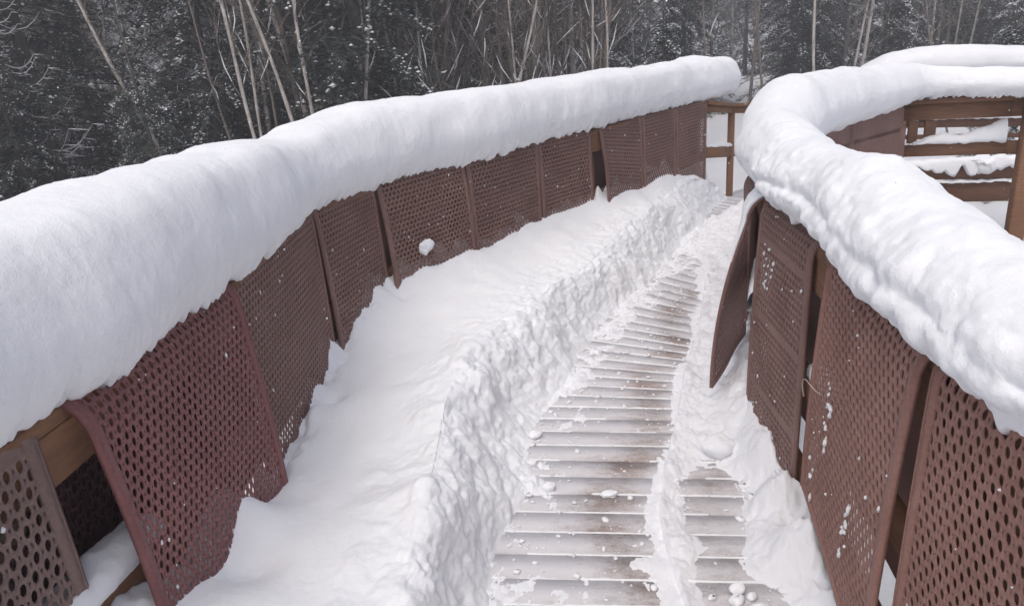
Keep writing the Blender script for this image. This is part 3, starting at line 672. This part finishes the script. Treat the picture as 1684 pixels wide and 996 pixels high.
snow_loaf('lumpy snow cap curving along the right railing and open rail', RC2, .05, RC2.L, RR, PROF_R, ds=.0085, seed=300, rag=.022, cap1=.0, lumpy=.38, lump_end=sn + .1, zb=[(0, .96), (1.2, .97), (1.9, 1.0), (2.4, 1.02), (sn + 3.6, 1.02), (sn + 3.9, 1.058), (20, 1.058)], wsc=[(0, 1.0), (sn - .6, 1.05), (sn + .2, 1.1), (sn + .8, .9), (sn + 1.5, 1.2), (sn + 3.4, 1.15), (sn + 4.0, .9), (sn + 7, .85)])
PROF_F = [(.1, 0), (.16, .12), (.18, .4), (.13, .75), (0, .97), (-.12, 1.0), (-.25, .93), (-.36, .65), (-.35, .25), (-.25, .0), (-.12, 0)]
BR = Curve([(3.9, 8.75), (5.0, 8.62), (6.1, 8.5), (8.2, 8.25)], 1)
snow_loaf('distant snow cap rising behind the open rail at far right', BR, .25, BR.L, [(0, 1.15), (.6, 1.32), (1.2, 1.33), (1.9, 1.26), (2.6, 1.2), (4, 1.18)], PROF_F, ds=.02, n=90, seed=500, rag=.004, cap0=.4, zb=[(0, 1.02), (5, 1.02)])
# snow lying on the flared mat's outer face
def mat_snow(k, u0, u1, v0, v1, thick_, label):
    S, W, LT, lout, o = MATS[k]
    m, n = 60, 70; U, Q = np.meshgrid(np.linspace(u0, u1, m) * W, np.linspace(v0, v1, n) * LT, indexing='ij')
    a = np.linspace(0, 1, n)[None]; b = np.linspace(0, 1, m)[:, None]
    hh = thick_ * (np.clip(1 - a, 0, 1) ** .7) * np.clip(np.minimum(b, 1 - b) * 9 + .3, 0, 1) + .003
    P = S(U, Q, hh); P = P + (fbm(P, .05, 3, 5) * .006)[..., None] * np.array([0, 0, 1]); B = S(U, Q, U * 0 + .001)
    V = np.concatenate([P.reshape(-1, 3), B.reshape(-1, 3)]); f = grid_faces(m, n)
    i = np.arange(n - 1); j = np.arange(m - 1); c = m * n
    e1 = np.stack([i, i + 1, c + i + 1, c + i], -1); e2 = np.stack([(m - 1) * n + i, c + (m - 1) * n + i, c + (m - 1) * n + i + 1, (m - 1) * n + i + 1], -1)
    o = link('snow_patch', mesh_np('snow_patch', V, np.vstack([f, f[:, ::-1] + c, e1, e2]), SNOW, True)); tag(o, label, 'snow')
mat_snow(15, .0, .28, .06, .4, .022, 'snow strip clinging on the flared dark mat at the corner')

def beam_snow(label, a, b, wd, hts, droop=.0, seed=0):
    a = np.array(a, float); b = np.array(b, float); L = np.linalg.norm(b - a); m = int(L / .012); n = 26
    t = (b - a) / L; sd_ = np.cross(t, [0, 0, 1.]); sd_ /= np.linalg.norm(sd_)
    s = np.linspace(0, 1, m); H = np.interp(s, np.linspace(0, 1, len(hts)), hts) * (1 + .15 * fbm(np.stack([s * L, 0 * s, 0 * s], -1), .08, 3, seed))
    th = np.linspace(0, math.pi, n)
    Y = np.cos(th)[None] * wd / 2 * np.ones((m, 1)); Z = np.sin(th)[None] ** .6 * H[:, None]
    dr = droop * np.clip(fbm(np.stack([s * L, 0 * s, 0 * s + 3], -1), .16, 3, seed + 3) + .1, 0, 1)
    Z = Z - dr[:, None] * np.abs(np.cos(th))[None] ** 6
    V = a + (b - a) * s[:, None, None] + sd_ * Y[..., None] + np.array([0, 0, 1.]) * Z[..., None]
    V = V + (fbm(V, .05, 3, seed) * .008)[..., None] * np.array([0, .4, 1])
    f = grid_faces(m, n); un = np.stack([np.arange(m - 1) * n + n - 1, (np.arange(m - 1) + 1) * n + n - 1, (np.arange(m - 1) + 1) * n, np.arange(m - 1) * n], -1)
    me = mesh_np('snow_layer', V.reshape(-1, 3), [np.vstack([f, un])], SNOW, True)
    if me.polygons[len(f) // 2].normal.z < 0: me.flip_normals()
    tag(link('snow_layer', me), label, 'snow', 'snow layers resting on lower rails')
beam_snow('snow draped over the middle of the open rail at right', (3.15, 6.08, .70), (4.0, 5.88, .70), .11, [.13, .02, .0, .05, .09, .07, .09, .12, .17], 0, 41)
beam_snow('drooping snow on the upper beam of the lower ramp leg', (4.02, 7.33, .26), (5.6, 7.09, .22), .14, [.05, .06, .09, .07, .1, .08, .1, .12], .13, 42)
beam_snow('snow on the bottom beam of the lower ramp leg', (4.02, 7.33, .085), (5.6, 7.09, .055), .09, [.02, .03, .02, .03, .04], 0, 43)
beam_snow('snow on the middle beam of the farthest railing', (4.1, 8.73, .55), (8.0, 8.27, .41), .12, [.05, .08, .07, .08, .07, .09], 0, 44)
beam_snow('snow seen on the beam inside the near left gap', (-1.15, .9, .55), (-1.06, 1.75, .55), .13, [.05, .07, .06, .05], 0, 45)
beam_snow('snow on the middle beam at the end of left railing', (2.03, 7.41, .59), (2.43, 7.9, .5), .06, [.02, .03, .05, .03], 0, 46)
beam_snow('snow wedged in the slit between right railing mats', (1.02, 2.1, .55), (1.06, 2.36, .55), .07, [.05, .08, .05], 0, 47)
beam_snow('snow on the middle beam behind the flared mat', (1.07, 3.0, .55), (1.3, 3.6, .55), .1, [.1, .12, .06], 0, 48)
# pile behind the post at the right
V, F = clod_mesh('c', (.16, .1, .1), 62, 48); V = V + (fbm(V, .09, 4, 12)[:, None] * .03) * np.array([1, .5, 1]); o = link('snow_heap', mesh_np('snow_heap', V, F, SNOW, True)); o.location = (4.72, 7.22, .24); tag(o, 'small snow heap on the lower ramp beam behind the corner post', 'snow')
# lump stuck on mat, and bits in holes
S5 = MATS[4]; p5 = S5[0](np.array([S5[1] * .36]), np.array([S5[2] * .86]), np.array([.012]))[0]
V, F = clod_mesh('c', (.062, .02, .04), 65, 40); V = V + (fbm(V, .03, 4, 9) * .007)[:, None]; o = link('snow_lump', mesh_np('snow_lump', V, F, SNOW, True)); o.location = p5; o.rotation_euler.z = .8; tag(o, 'white snow lump stuck on the lower part of a left mat', 'snow clod')
def mat_bits():
    mb = MB(); V0, F0 = clod_mesh('c', (1, 1, 1), 78, 8)
    def put(k, uf, vf, r, ln=1.0):
        S, W, LT = MATS[k][:3]; q = S(np.array([uf * W]), np.array([vf * LT]), np.array([r * .3]))[0]
        mb.add((V0 + rng.normal(0, .22, V0.shape)) * r * np.array([1, 1, ln]) + q, F0)
    for k in (0, 1, 2, 3, 4, 5, 6, 7, 8, 12, 13, 14):
        for _ in range(14 if k < 9 else 22): put(k, random.uniform(.05, .95), random.uniform(.5, .98), random.choice([.002, .003, .004]), random.uniform(.8, 1.8))
    for _ in range(70): put(15, random.uniform(.05, .6), random.betavariate(4, 2), random.choice([.002, .003, .004]), 1)
    for cu_, cv_, n_, sp in ((.72, .78, 13, .045), (.35, .87, 6, .04), (.4, .9, 4, .03), (.85, .93, 5, .05)):
        for _ in range(n_): put(13, cu_ + random.gauss(0, sp) * .5, cv_ + random.gauss(0, sp) * .7, random.uniform(.003, .0065), random.uniform(1, 2.4))
    for _ in range(12): put(14, .7 + random.gauss(0, .06), .62 + random.gauss(0, .03), random.uniform(.003, .006), 1.2)
    for _ in range(14): put(12, random.uniform(.6, .98), random.uniform(.42, .52), random.uniform(.004, .008), 1.3)
    tag(mb.build('snow_specks', SNOW, smooth=True), 'specks of snow stuck in the holes of the mats', 'snow', kind='stuff')
mat_bits()
# bent grass stalks poking out of two right mats
def stalk(pts, lb):
    m = MB(); m.tube(catmull(pts, 8), .0022, 6); tag(m.build('dry_stalk', bark('dry_stalk', (.3, .22, .18), (.5, .42, .36)), smooth=True), lb, 'stalk')
S, W, LT = MATS[13][:3]; f = lambda u, v, h: S(np.array([u * W]), np.array([v * LT]), np.array([h]))[0]
stalk([f(.99, .815, .02), f(.985, .79, .03), f(.95, .772, .03), f(.86, .77, .015), f(.83, .77, 0)], 'bent pinkish stalk poking from the edge of a right mat')

# ------------------------------------------------------------------ forest
OCT = np.array([(1, 0, 0), (-1, 0, 0), (0, 1, 0), (0, -1, 0), (0, 0, 1), (0, 0, -1)], float)
OCF = np.array([(0, 2, 4), (2, 1, 4), (1, 3, 4), (3, 0, 4), (2, 0, 5), (1, 2, 5), (3, 1, 5), (0, 3, 5)])
def spruce_meshes(seed, H, R, dens=1.0, sf=.2):
    g = np.random.default_rng(seed); mb = MB(); sn_v = []; lv = []
    trunk = MB(); zz = np.linspace(-.3, H, 12); trunk.tube(np.stack([.05 * np.sin(zz * .8 + seed), .05 * np.cos(zz * .6 + seed), zz], -1), np.interp(zz, [0, H], [.12, .01]), 7)
    z = .25
    quads = []; snow = []
    while z < H - .2:
        low = z < 6.0
        nb = 7 if low else 5
        for b in range(nb):
            az = g.uniform(0, 2 * math.pi); L = R * (1 - z / H) ** .8 * g.uniform(.6, 1.12) + .15
            dr = -.28 * L * g.uniform(.5, 1.4); up_ = .1 * L
            k = int((85 if low else 30) * dens * (L / R) ** .8) + 6
            r = g.uniform(.12, 1, k) ** .7
            bend = up_ * np.sin(r * math.pi) + dr * r ** 1.6
            cx = np.cos(az) * r * L; cy = np.sin(az) * r * L; c = np.stack([cx, cy, z + bend], -1)
            side = g.choice([-1, 1], k) * g.uniform(.3, 1.2, k); a2 = az + side
            tl = (.10 + .32 * (1 - r)) * g.uniform(.6, 1.3, k) * (L / R + .35)
            dv = np.stack([np.cos(a2), np.sin(a2), g.uniform(-.75, .25, k)], -1); dv /= np.linalg.norm(dv, axis=1)[:, None]
            wv = np.cross(dv, np.stack([g.normal(0, .4, k), g.normal(0, .4, k), np.ones(k)], -1)); wv /= np.linalg.norm(wv, axis=1)[:, None]
            hw = .012 + .013 * g.random(k)
            a = c; e = c + dv * tl[:, None]; mid = c + dv * tl[:, None] * .5
            q = np.stack([a, mid - wv * hw[:, None], e, mid + wv * hw[:, None]], 1); quads.append(q)
            sel = g.random(k) < sf * (2.6 if g.random() < .3 else .35) * (1 if low else .6)
            if sel.any():
                cc = q[sel].mean(1) + np.array([0, 0, .015]); ns = len(cc); rr_ = g.uniform(.010, .027, ns) * (1 + .6 * (g.random(ns) < .05))
                oc = OCT[None] * rr_[:, None, None] * g.uniform(.6, 1.5, (ns, 6, 1)) * np.array([1.4, 1.4, .75]); snow.append(cc[:, None] + oc)
            if low and g.random() < .5:
                trunk.tube(np.stack([[0, 0, z], c[np.argmax(r)]]), [.02, .005], 3)
        z += .17 if low else .34
    Q = np.concatenate(quads); S_ = np.concatenate(snow)
    f = lambda q, nm, m: mesh_np(nm, q.reshape(-1, 3), np.arange(len(q) * 4).reshape(-1, 4), m)
    return trunk.mesh('trunk', DARKB), f(Q, 'crown', NEEDLE), mesh_np('snow', S_.reshape(-1, 3), (OCF[None] + np.arange(len(S_))[:, None, None] * 6).reshape(-1, 3), SNOW)
SPR = [spruce_meshes(11, 13, 2.0), spruce_meshes(12, 11, 1.8, 1.0, .1), spruce_meshes(13, 15, 2.3, .9, .14), spruce_meshes(14, 7.5, 1.5, 1.1, .42)]
SPRUCE_LABEL = ['tall snow flecked spruce standing in the dense forest behind the walkway', 'medium dark spruce in the dense forest behind the walkway', 'broad dark spruce in the dense forest behind the walkway', 'short bushy spruce at the forest edge behind the walkway']
NEARBY = [(160, 'the leaning trunk at far left'), (336, 'the thin trunk beside the leaning one'), (420, 'the leaning birch group'), (500, 'the pale curved birch'), (555, 'the straight grey trunk'),
 (603, 'the brightest upright birch'), (640, 'the birch leaning slightly right'), (692, 'the birch before the dark centre'), (722, 'the short brown trunk'), (855, 'the twiggy birch clump'), (932, 'the upright trunk between clumps'), (985, 'the birch trio'),
 (1157, 'the thin trunk over left cap end'), (1247, 'the trunk above the corner snow'), (1340, 'the straight birch above right cap'), (1529, 'the trunk above the open rail')]
USED = set()
def locate(noun, x, y, far):
    q = np.array([x, y, 1.5]) - CAM; px = 842 + FPX * (q @ RT) / (q @ FW)
    if not -60 < px < 1744: return None
    i = min(range(len(NEARBY)), key=lambda k: abs(NEARBY[k][0] - px)); d = px - NEARBY[i][0]
    where = 'directly behind' if abs(d) < 14 else ('just left of' if d < 0 else 'just right of') if abs(d) < 55 else ('well left of' if d < 0 else 'well right of')
    for extra in ('', ' farther back', ' deepest in'):
        lb = noun + extra + ' ' + where + ' ' + NEARBY[i][1]
        if lb not in USED: USED.add(lb); return lb
    return None
def put_tree(kind, meshes, x, y, z, sc_, rz, label, group, cat='tree', tilt=(0, 0), names=('trunk', 'crown', 'snow')):
    if group and y < 24:
        noun = {'spruce_tree': {'tall': 'snowy spruce', 'medium': 'dark spruce', 'broad': 'broad spruce', 'short': 'bushy white spruce'}.get(group.split()[-1], 'spruce'), 'bare_tree': 'leafless ' + ('birch' if 'birch' in label else 'tree'), 'bare_shrub': {'grey': 'grey leafless shrub', 'snow': 'snow loaded shrub', 'tall': 'tall thin shrub'}[group.split()[0]] if kind == 'bare_shrub' else ''}[kind]
        label = locate(noun, x, y, y) or label
    o = empty(kind, (x, y, z)); o.rotation_euler = (tilt[0], tilt[1], rz); o.scale = (sc_, sc_, sc_); tag(o, label, cat, group)
    for nm, me in zip(names, meshes):
        c = link(nm, me, o)
        if nm != 'trunk': c['kind'] = 'stuff'
    return o
def rec_tree(seed, H, r0, nbr, spread=.7, twigs=True, lowest=.15, curve_=.25):
    g = np.random.default_rng(seed); tr = MB(); br = MB(); sn_ = MB()
    zz = np.linspace(-.3, H, 14); ax = g.uniform(0, 6)
    path = np.stack([curve_ * np.sin(zz / H * 2.6 + ax) * zz / H, curve_ * np.cos(zz / H * 3.1 + ax) * zz / H, zz], -1)
    tr.tube(path, np.interp(zz, [0, H], [r0, r0 * .22]), 8)
    def branch(p, d, L, r, lvl):
        n = 5; pts = [p]; d = d / np.linalg.norm(d)
        for i in range(n): d = d + g.normal(0, .2 + .1 * lvl, 3) + np.array([0, 0, .06]); d /= np.linalg.norm(d); pts.append(pts[-1] + d * L / n)
        pts = np.array(pts); br.tube(pts, np.linspace(r, r * .3, n + 1), 4 if lvl == 0 else 3)
        if g.random() < .3:
            sp = pts[1:5] + [0, 0, r * .5]; sn_.tube(sp, r * .5, 3)
        if lvl < 2:
            for _ in range(5 if lvl == 0 else 3):
                k = g.integers(1, n + 1); q = pts[k]; dd = d + g.normal(0, .55, 3); branch(q, dd, L * g.uniform(.35, .6), r * .45, lvl + 1)
    for b in range(nbr):
        z = H * g.uniform(lowest, .95); p = np.array([np.interp(z, zz, path[:, i]) for i in range(3)]); az = g.uniform(0, 6.28)
        branch(p, np.array([math.cos(az), math.sin(az), g.uniform(.4, 1.4)]) * [spread, spread, 1], (H - z) * .28 + .5, r0 * .3, 0)
    return tr, br, sn_
BTREE = []
for k in range(5):
    tr, br, s2 = rec_tree(50 + k, 9 + k, .045 + .007 * k, 24, .8, lowest=.1)
    bm = BIRCH if k in (0, 1, 3) else GREYB
    BTREE.append((tr.mesh('trunk', bm, True), br.mesh('branches', GREYB if k % 2 else DARKB), s2.mesh('snow', SNOW)))
def shrub_meshes(seed, H, n, snowy=.5):
    g = np.random.default_rng(seed); st = MB(); s2 = MB()
    for i in range(n):
        az = g.uniform(0, 6.28); sp = g.uniform(.1, .75); p = np.array([g.normal(0, .15), g.normal(0, .15), -.2]); d = np.array([math.cos(az) * sp, math.sin(az) * sp, 1.]); L = H * g.uniform(.5, 1.1)
        pts = [p]
        for k in range(7): d = d + g.normal(0, .1, 3); d /= np.linalg.norm(d); pts.append(pts[-1] + d * L / 7)
        pts = np.array(pts); st.tube(pts, np.linspace(.016, .004, 8), 4)
        for k in range(2, 8):
            for _ in range(2):
                e = pts[k] + (d + g.normal(0, .7, 3)) * L * .16; mid = (pts[k] + e) / 2 + g.normal(0, .03, 3); st.tube(np.array([pts[k], mid, e]), [.005, .004, .002], 3)
                if g.random() < snowy: s2.tube(np.array([pts[k] * .5 + mid * .5, mid, mid * .5 + e * .5]) + [0, 0, .006], [.005, .013, .004], 4)
    return st.mesh('stems', GREYB), s2.mesh('snow', SNOW)
SHR = [shrub_meshes(71, 3.2, 22, .35), shrub_meshes(72, 2.4, 26, .7), shrub_meshes(73, 4.2, 18, .25)]
fr = np.random.default_rng(5)
# spruces in loose rows; the left side stands closer
nt2 = 0
for row, (Y, step, jit) in enumerate(((15.5, 2.7, .8), (18.5, 2.6, 1.0), (22, 2.8, 1.2), (26, 3.1, 1.4), (31, 3.4, 1.6), (37, 3.8, 2), (45, 4.4, 2.2))):
    half = Y * .82 + 3; x = -half
    while x < half:
        xx = x + fr.uniform(-jit, jit); yy = Y + fr.uniform(-jit, jit) - (3.0 if xx < -5 else 0) * (row < 3) + (abs(xx) * -.06)
        x += step
        u = xx / yy
        if row == 0 and (-.42 < u < .25) and fr.random() < .55: continue       # birches stand in front here
        gap = -.74 < u < -.6 or -.54 < u < -.44
        if gap and row >= 2: continue          # bright sky gaps at the upper left
        if u > .14 and yy < 23: continue                                 # open snow seen past the end of the left railing
        if -.46 < u < -.3 and row >= 2 and fr.random() < .6: continue
        k = int(fr.choice([0, 1, 2, 3], p=[.2, .4, .4, 0] if u < -.15 else ([.3, .25, .25, .2] if u < .08 else [.35, .1, .15, .4])))
        sc_ = fr.uniform(.85, 1.2)
        if gap: k = 1; sc_ = fr.uniform(.36, .5)
        put_tree('spruce_tree', SPR[k], xx, yy, ground_z(xx, yy), sc_, fr.uniform(0, 6.28), SPRUCE_LABEL[k], 'spruces in the forest behind the walkway, kind %s' % ('tall', 'medium', 'broad', 'short')[k], tilt=(fr.normal(0, .03), fr.normal(0, .03))); nt2 += 1
for i in range(160):
    Y = fr.uniform(16, 34) if i < 120 else fr.uniform(15, 20); u = fr.uniform(-.8, .8) if i < 120 else fr.uniform(-.32, .14); xx, yy = u * Y, Y
    k = int(fr.integers(0, 5))
    if u > .14 and Y < 23: continue
    put_tree('bare_tree', BTREE[k], xx, yy, ground_z(xx, yy), fr.uniform(.8, 1.15), fr.uniform(0, 6.28), ['slim pale barked leafless birch among the forest spruces', 'pale leafless birch with dusted twigs among the spruces', 'thin grey brown leafless tree among the forest spruces', 'tall pale leafless birch among the forest spruces', 'tallest kind of grey leafless tree in the forest'][k], 'leafless trees scattered in the forest, kind %s' % 'abcde'[k] if False else ['slim birches in the forest', 'pale birches in the forest', 'thin grey bare trees in the forest', 'tall pale birches in the forest', 'tallest bare trees in the forest'][k],
             tilt=(fr.normal(0, .05), fr.normal(0, .07)), names=('trunk', 'branches', 'snow'))
for i in range(46):
    Y = fr.uniform(15.5, 21); u = fr.uniform(-.8, .85); xx, yy = u * Y, Y
    if u > .16: continue
    k = int(fr.choice([0, 1, 2]))
    put_tree('bare_shrub', SHR[k], xx, yy, ground_z(xx, yy), fr.uniform(.7, 1.15), fr.uniform(0, 6.28), ['leafless grey shrub of many stems at the forest edge', 'low leafless shrub loaded with snow at the forest edge', 'tall thin stemmed shrub at the forest edge'][k], ['grey many stemmed shrubs at the forest edge', 'snow loaded shrubs at the forest edge', 'tall shrubs at the forest edge'][k], 'shrub', names=('stems', 'snow'))
# the trunks one can pick out: upper pixel, lower pixel, distance, radius, label
PICK = [((160, 55), (262, 250), 12.5, .05, 0, 'leaning pale trunk crossing the dark spruces at far left'),
 ((336, 89), (380, 232), 14, .035, 1, 'thin grey trunk right of the leaning pale one'),
 ((382, 82), (420, 225), 13, .055, 0, 'stout birch, left of the leaning group behind the left snow cap'),
 ((392, 0), (432, 222), 13.6, .045, 0, 'second birch of the leaning group behind the left snow cap'),
 ((427, 58), (481, 201), 13.2, .055, 0, 'birch leaning hardest in the group behind the left snow cap'),
 ((427, 61), (452, 211), 14, .04, 1, 'brownish birch inside the leaning group'),
 ((486, 0), (512, 191), 13.5, .058, 0, 'pale curved birch standing right of the leaning group'),
 ((502, 14), (532, 181), 14.5, .03, 1, 'thin trunk just right of the pale curved birch'),
 ((560, 44), (548, 177), 15, .035, 1, 'straight grey trunk between two pale birches'),
 ((604, 0), (603, 160), 14, .055, 0, 'brightest upright birch above the rising part of snow cap'),
 ((590, 0), (602, 150), 14.3, .035, 0, 'thin birch touching the brightest upright birch'),
 ((626, 10), (650, 157), 15, .045, 0, 'pale slender birch leaning slightly right of the brightest'),
 ((655, 44), (667, 155), 15, .04, 1, 'slender grey birch next to a forked gap'),
 ((686, 0), (698, 150), 15, .042, 0, 'pale birch left of the dark centre of the forest'),
 ((724, 68), (719, 147), 16, .035, 1, 'short brown trunk at the dark centre of forest'),
 ((833, 0), (850, 130), 15, .04, 0, 'left stem of the twiggy birch clump above the snow cap'),
 ((875, 27), (855, 126), 15, .05, 0, 'stem leaning right in the twiggy birch clump'),
 ((888, 60), (874, 126), 15.3, .035, 1, 'short leaning stem in the twiggy birch clump'),
 ((900, 0), (903, 126), 15.5, .038, 0, 'upright stem right of the twiggy birch clump'),
 ((915, 0), (918, 124), 16, .03, 1, 'thin grey upright stem near the twiggy clump'),
 ((930, 0), (934, 123), 16, .036, 1, 'grey upright trunk halfway between the two clumps'),
 ((973, 0), (978, 116), 15, .045, 0, 'left trunk of the close set birch trio'),
 ((987, 0), (987, 116), 15.2, .035, 1, 'middle trunk of the close set birch trio'),
 ((995, 0), (997, 112), 15, .04, 0, 'right trunk of the close set birch trio'),
 ((1157, 0), (1158, 102), 17, .035, 1, 'thin trunk above the end of the left snow cap'),
 ((1244, 0), (1250, 123), 16, .045, 1, 'grey trunk above the corner snow of the right railing'),
 ((1343, 0), (1338, 116), 16, .05, 0, 'pale straight birch above the right snow cap'),
 ((1524, 0), (1535, 78), 17, .035, 1, 'thin grey trunk above the open rail at right')]
def picked(i, a, b, Y, r, kd, label):
    A = at(*a, Y); B = at(*b, Y); d = (A - B); d /= d[2]
    gz = ground_z(B[0], B[1]); foot = B + d * (gz - B[2]); foot[2] = gz
    g = np.random.default_rng(900 + i); H = 8.0; zz = np.linspace(-.25, H, 22)
    o = empty('birch_tree', foot); tag(o, label, 'tree', 'picked out pale trunks along the forest edge')
    wob = np.stack([.035 * np.sin(zz * 1.4 + i), .03 * np.cos(zz * 1.1 + i * 2), 0 * zz], -1)
    # the lean eases off higher up
    P = d[None] * zz[:, None] * np.array([1, 1, 1]); P[:, :2] -= d[:2] * (np.clip(zz - 4.5, 0, 9) ** 2 * .07)[:, None]; P += wob
    r = r * .62
    tr = MB(); tr.tube(P, np.interp(zz, [0, H], [r * 1.12, r * .4]) * (1 + .1 * np.sin(zz * 5 + i)), 9); tr.build('trunk', BIRCH if kd == 0 else GREYB, o, True)
    br = MB(); sn_ = MB()
    for k in range(18):
        z = g.uniform(2.0, H - .3); p = np.array([np.interp(z, zz, P[:, j]) for j in range(3)]); az = g.uniform(0, 6.28); e = np.array([math.cos(az) * .5, math.sin(az) * .5, g.uniform(.6, 1.3)])
        pts = [p]; L = g.uniform(.5, 1.6)
        for q in range(5): e = e + g.normal(0, .12, 3); pts.append(pts[-1] + e / np.linalg.norm(e) * L / 5)
        br.tube(np.array(pts), np.linspace(r * .28, .003, 6), 4)
        for q in range(2, 6):
            for _ in range(2):
                f_ = e + g.normal(0, .6, 3); c = pts[q] + f_ / np.linalg.norm(f_) * L * .3; br.tube(np.array([pts[q], (pts[q] + c) / 2 + g.normal(0, .02, 3), c]), [.005, .004, .002], 3)
        if g.random() < .4: sn_.tube(np.array(pts[1:4]) + [0, 0, .008], [.006, .012, .004], 4)
    br.build('branches', GREYB, o)['kind'] = 'stuff'
    if sn_.v: sn_.build('snow', SNOW, o)['kind'] = 'stuff'
for i, a in enumerate(PICK): picked(i, *a)
# dead spruce with snow lying on its drooping boughs, far left
def dead_spruce():
    A = at(25, 200, 13.5); gz = ground_z(A[0], A[1]); o = empty('dead_spruce', (A[0], A[1], gz)); tag(o, 'dead spruce with snow lined drooping boughs at the left edge', 'tree')
    g = np.random.default_rng(4); t = MB(); t.tube(np.array([[0, 0, -.3], [.05, 0, 2], [-.05, .05, 4.5], [0, 0, 7]]), [.035, .03, .02, .01], 8); t.build('trunk', GREYB, o, True)
    br = MB(); sn_ = MB()
    for k in range(130):
        z = g.uniform(.3, 6.6); az = g.uniform(0, 6.28); L = g.uniform(.6, 1.7) * (1 - z / 9); r = np.linspace(0, 1, 7)
        P = np.stack([np.cos(az) * r * L, np.sin(az) * r * L, z - .3 * L * np.sin(r * 2.6) * 1.0 + .25 * L * r ** 3], -1); br.tube(P, np.linspace(.012, .003, 7), 4)
        sn_.tube(P[1:] + [0, 0, .012], np.array([.007, .01, .012, .01, .008, .004]) * g.uniform(.6, 1.1), 4)
        for q in range(2, 7):
            for s2 in (-1, 1):
                e = P[q] + np.array([math.cos(az + s2 * .8), math.sin(az + s2 * .8), -.15]) * L * .22; br.tube(np.array([P[q], e]), [.004, .002], 3)
                if g.random() < .5: sn_.tube(np.array([P[q], (P[q] + e) / 2, e]) + [0, 0, .008], [.006, .01, .004], 3)
    br.build('branches', GREYB, o)['kind'] = 'stuff'; sn_.build('snow', SNOW, o)['kind'] = 'stuff'
dead_spruce()
# snowy spruce close behind at the right edge
for px, py, Y, k, s2, lb in ((1668, 60, 11.5, 3, .42, 'small snow laden spruce rising behind the far right snow cap'), (1092, 60, 13.5, 3, .5, 'young spruce with white clumps left of the right corner snow')):
    A = at(px, py, Y); put_tree('spruce_tree', SPR[k], A[0], A[1], ground_z(A[0], A[1]), s2, 1.0, lb, None)

# ------------------------------------------------------------------ falling snow
def flakes():
    V0 = np.array([(1, 0, 0), (-1, 0, 0), (0, 1, 0), (0, -1, 0), (0, 0, 1), (0, 0, -1)], float)
    F0 = np.array([(0, 2, 4), (2, 1, 4), (1, 3, 4), (3, 0, 4), (2, 0, 5), (1, 2, 5), (3, 1, 5), (0, 3, 5)])
    n = 2600; Y = fr.uniform(1.6, 14, n) ** 1.0; P = np.stack([fr.uniform(-1, 1, n) * Y * .85, Y, fr.uniform(-.4, 3.8, n)], -1); r = fr.uniform(.0016, .0036, n)
    V = (P[:, None] + V0[None] * r[:, None, None]).reshape(-1, 3); F = (F0[None] + np.arange(n)[:, None, None] * 6).reshape(-1, 3)
    tag(link('falling_snowflakes', mesh_np('falling_snowflakes', V, F, SNOW)), 'small snowflakes falling through the air', 'snow', kind='stuff')
flakes()
# ------------------------------------------------------------------ haze of the snowfall
def haze():
    m = bpy.data.materials.new('haze'); m.use_nodes = True; t = m.node_tree; t.nodes.clear()
    out = t.nodes.new('ShaderNodeOutputMaterial'); v = t.nodes.new('ShaderNodeVolumePrincipled'); v.inputs['Color'].default_value = (.92, .94, 1, 1); v.inputs['Density'].default_value = .0105; v.inputs['Anisotropy'].default_value = .2
    t.links.new(v.outputs[0], out.inputs['Volume'])
    bm = bmesh.new(); bmesh.ops.create_cube(bm, size=1); me = bpy.data.meshes.new('haze'); bm.to_mesh(me); me.materials.append(m); o = link('haze', me); o.scale = (290, 290, 26); o.location = (0, 10, 9); tag(o, 'thin haze of falling snow between the walkway and the forest', 'haze', kind='stuff')
haze()
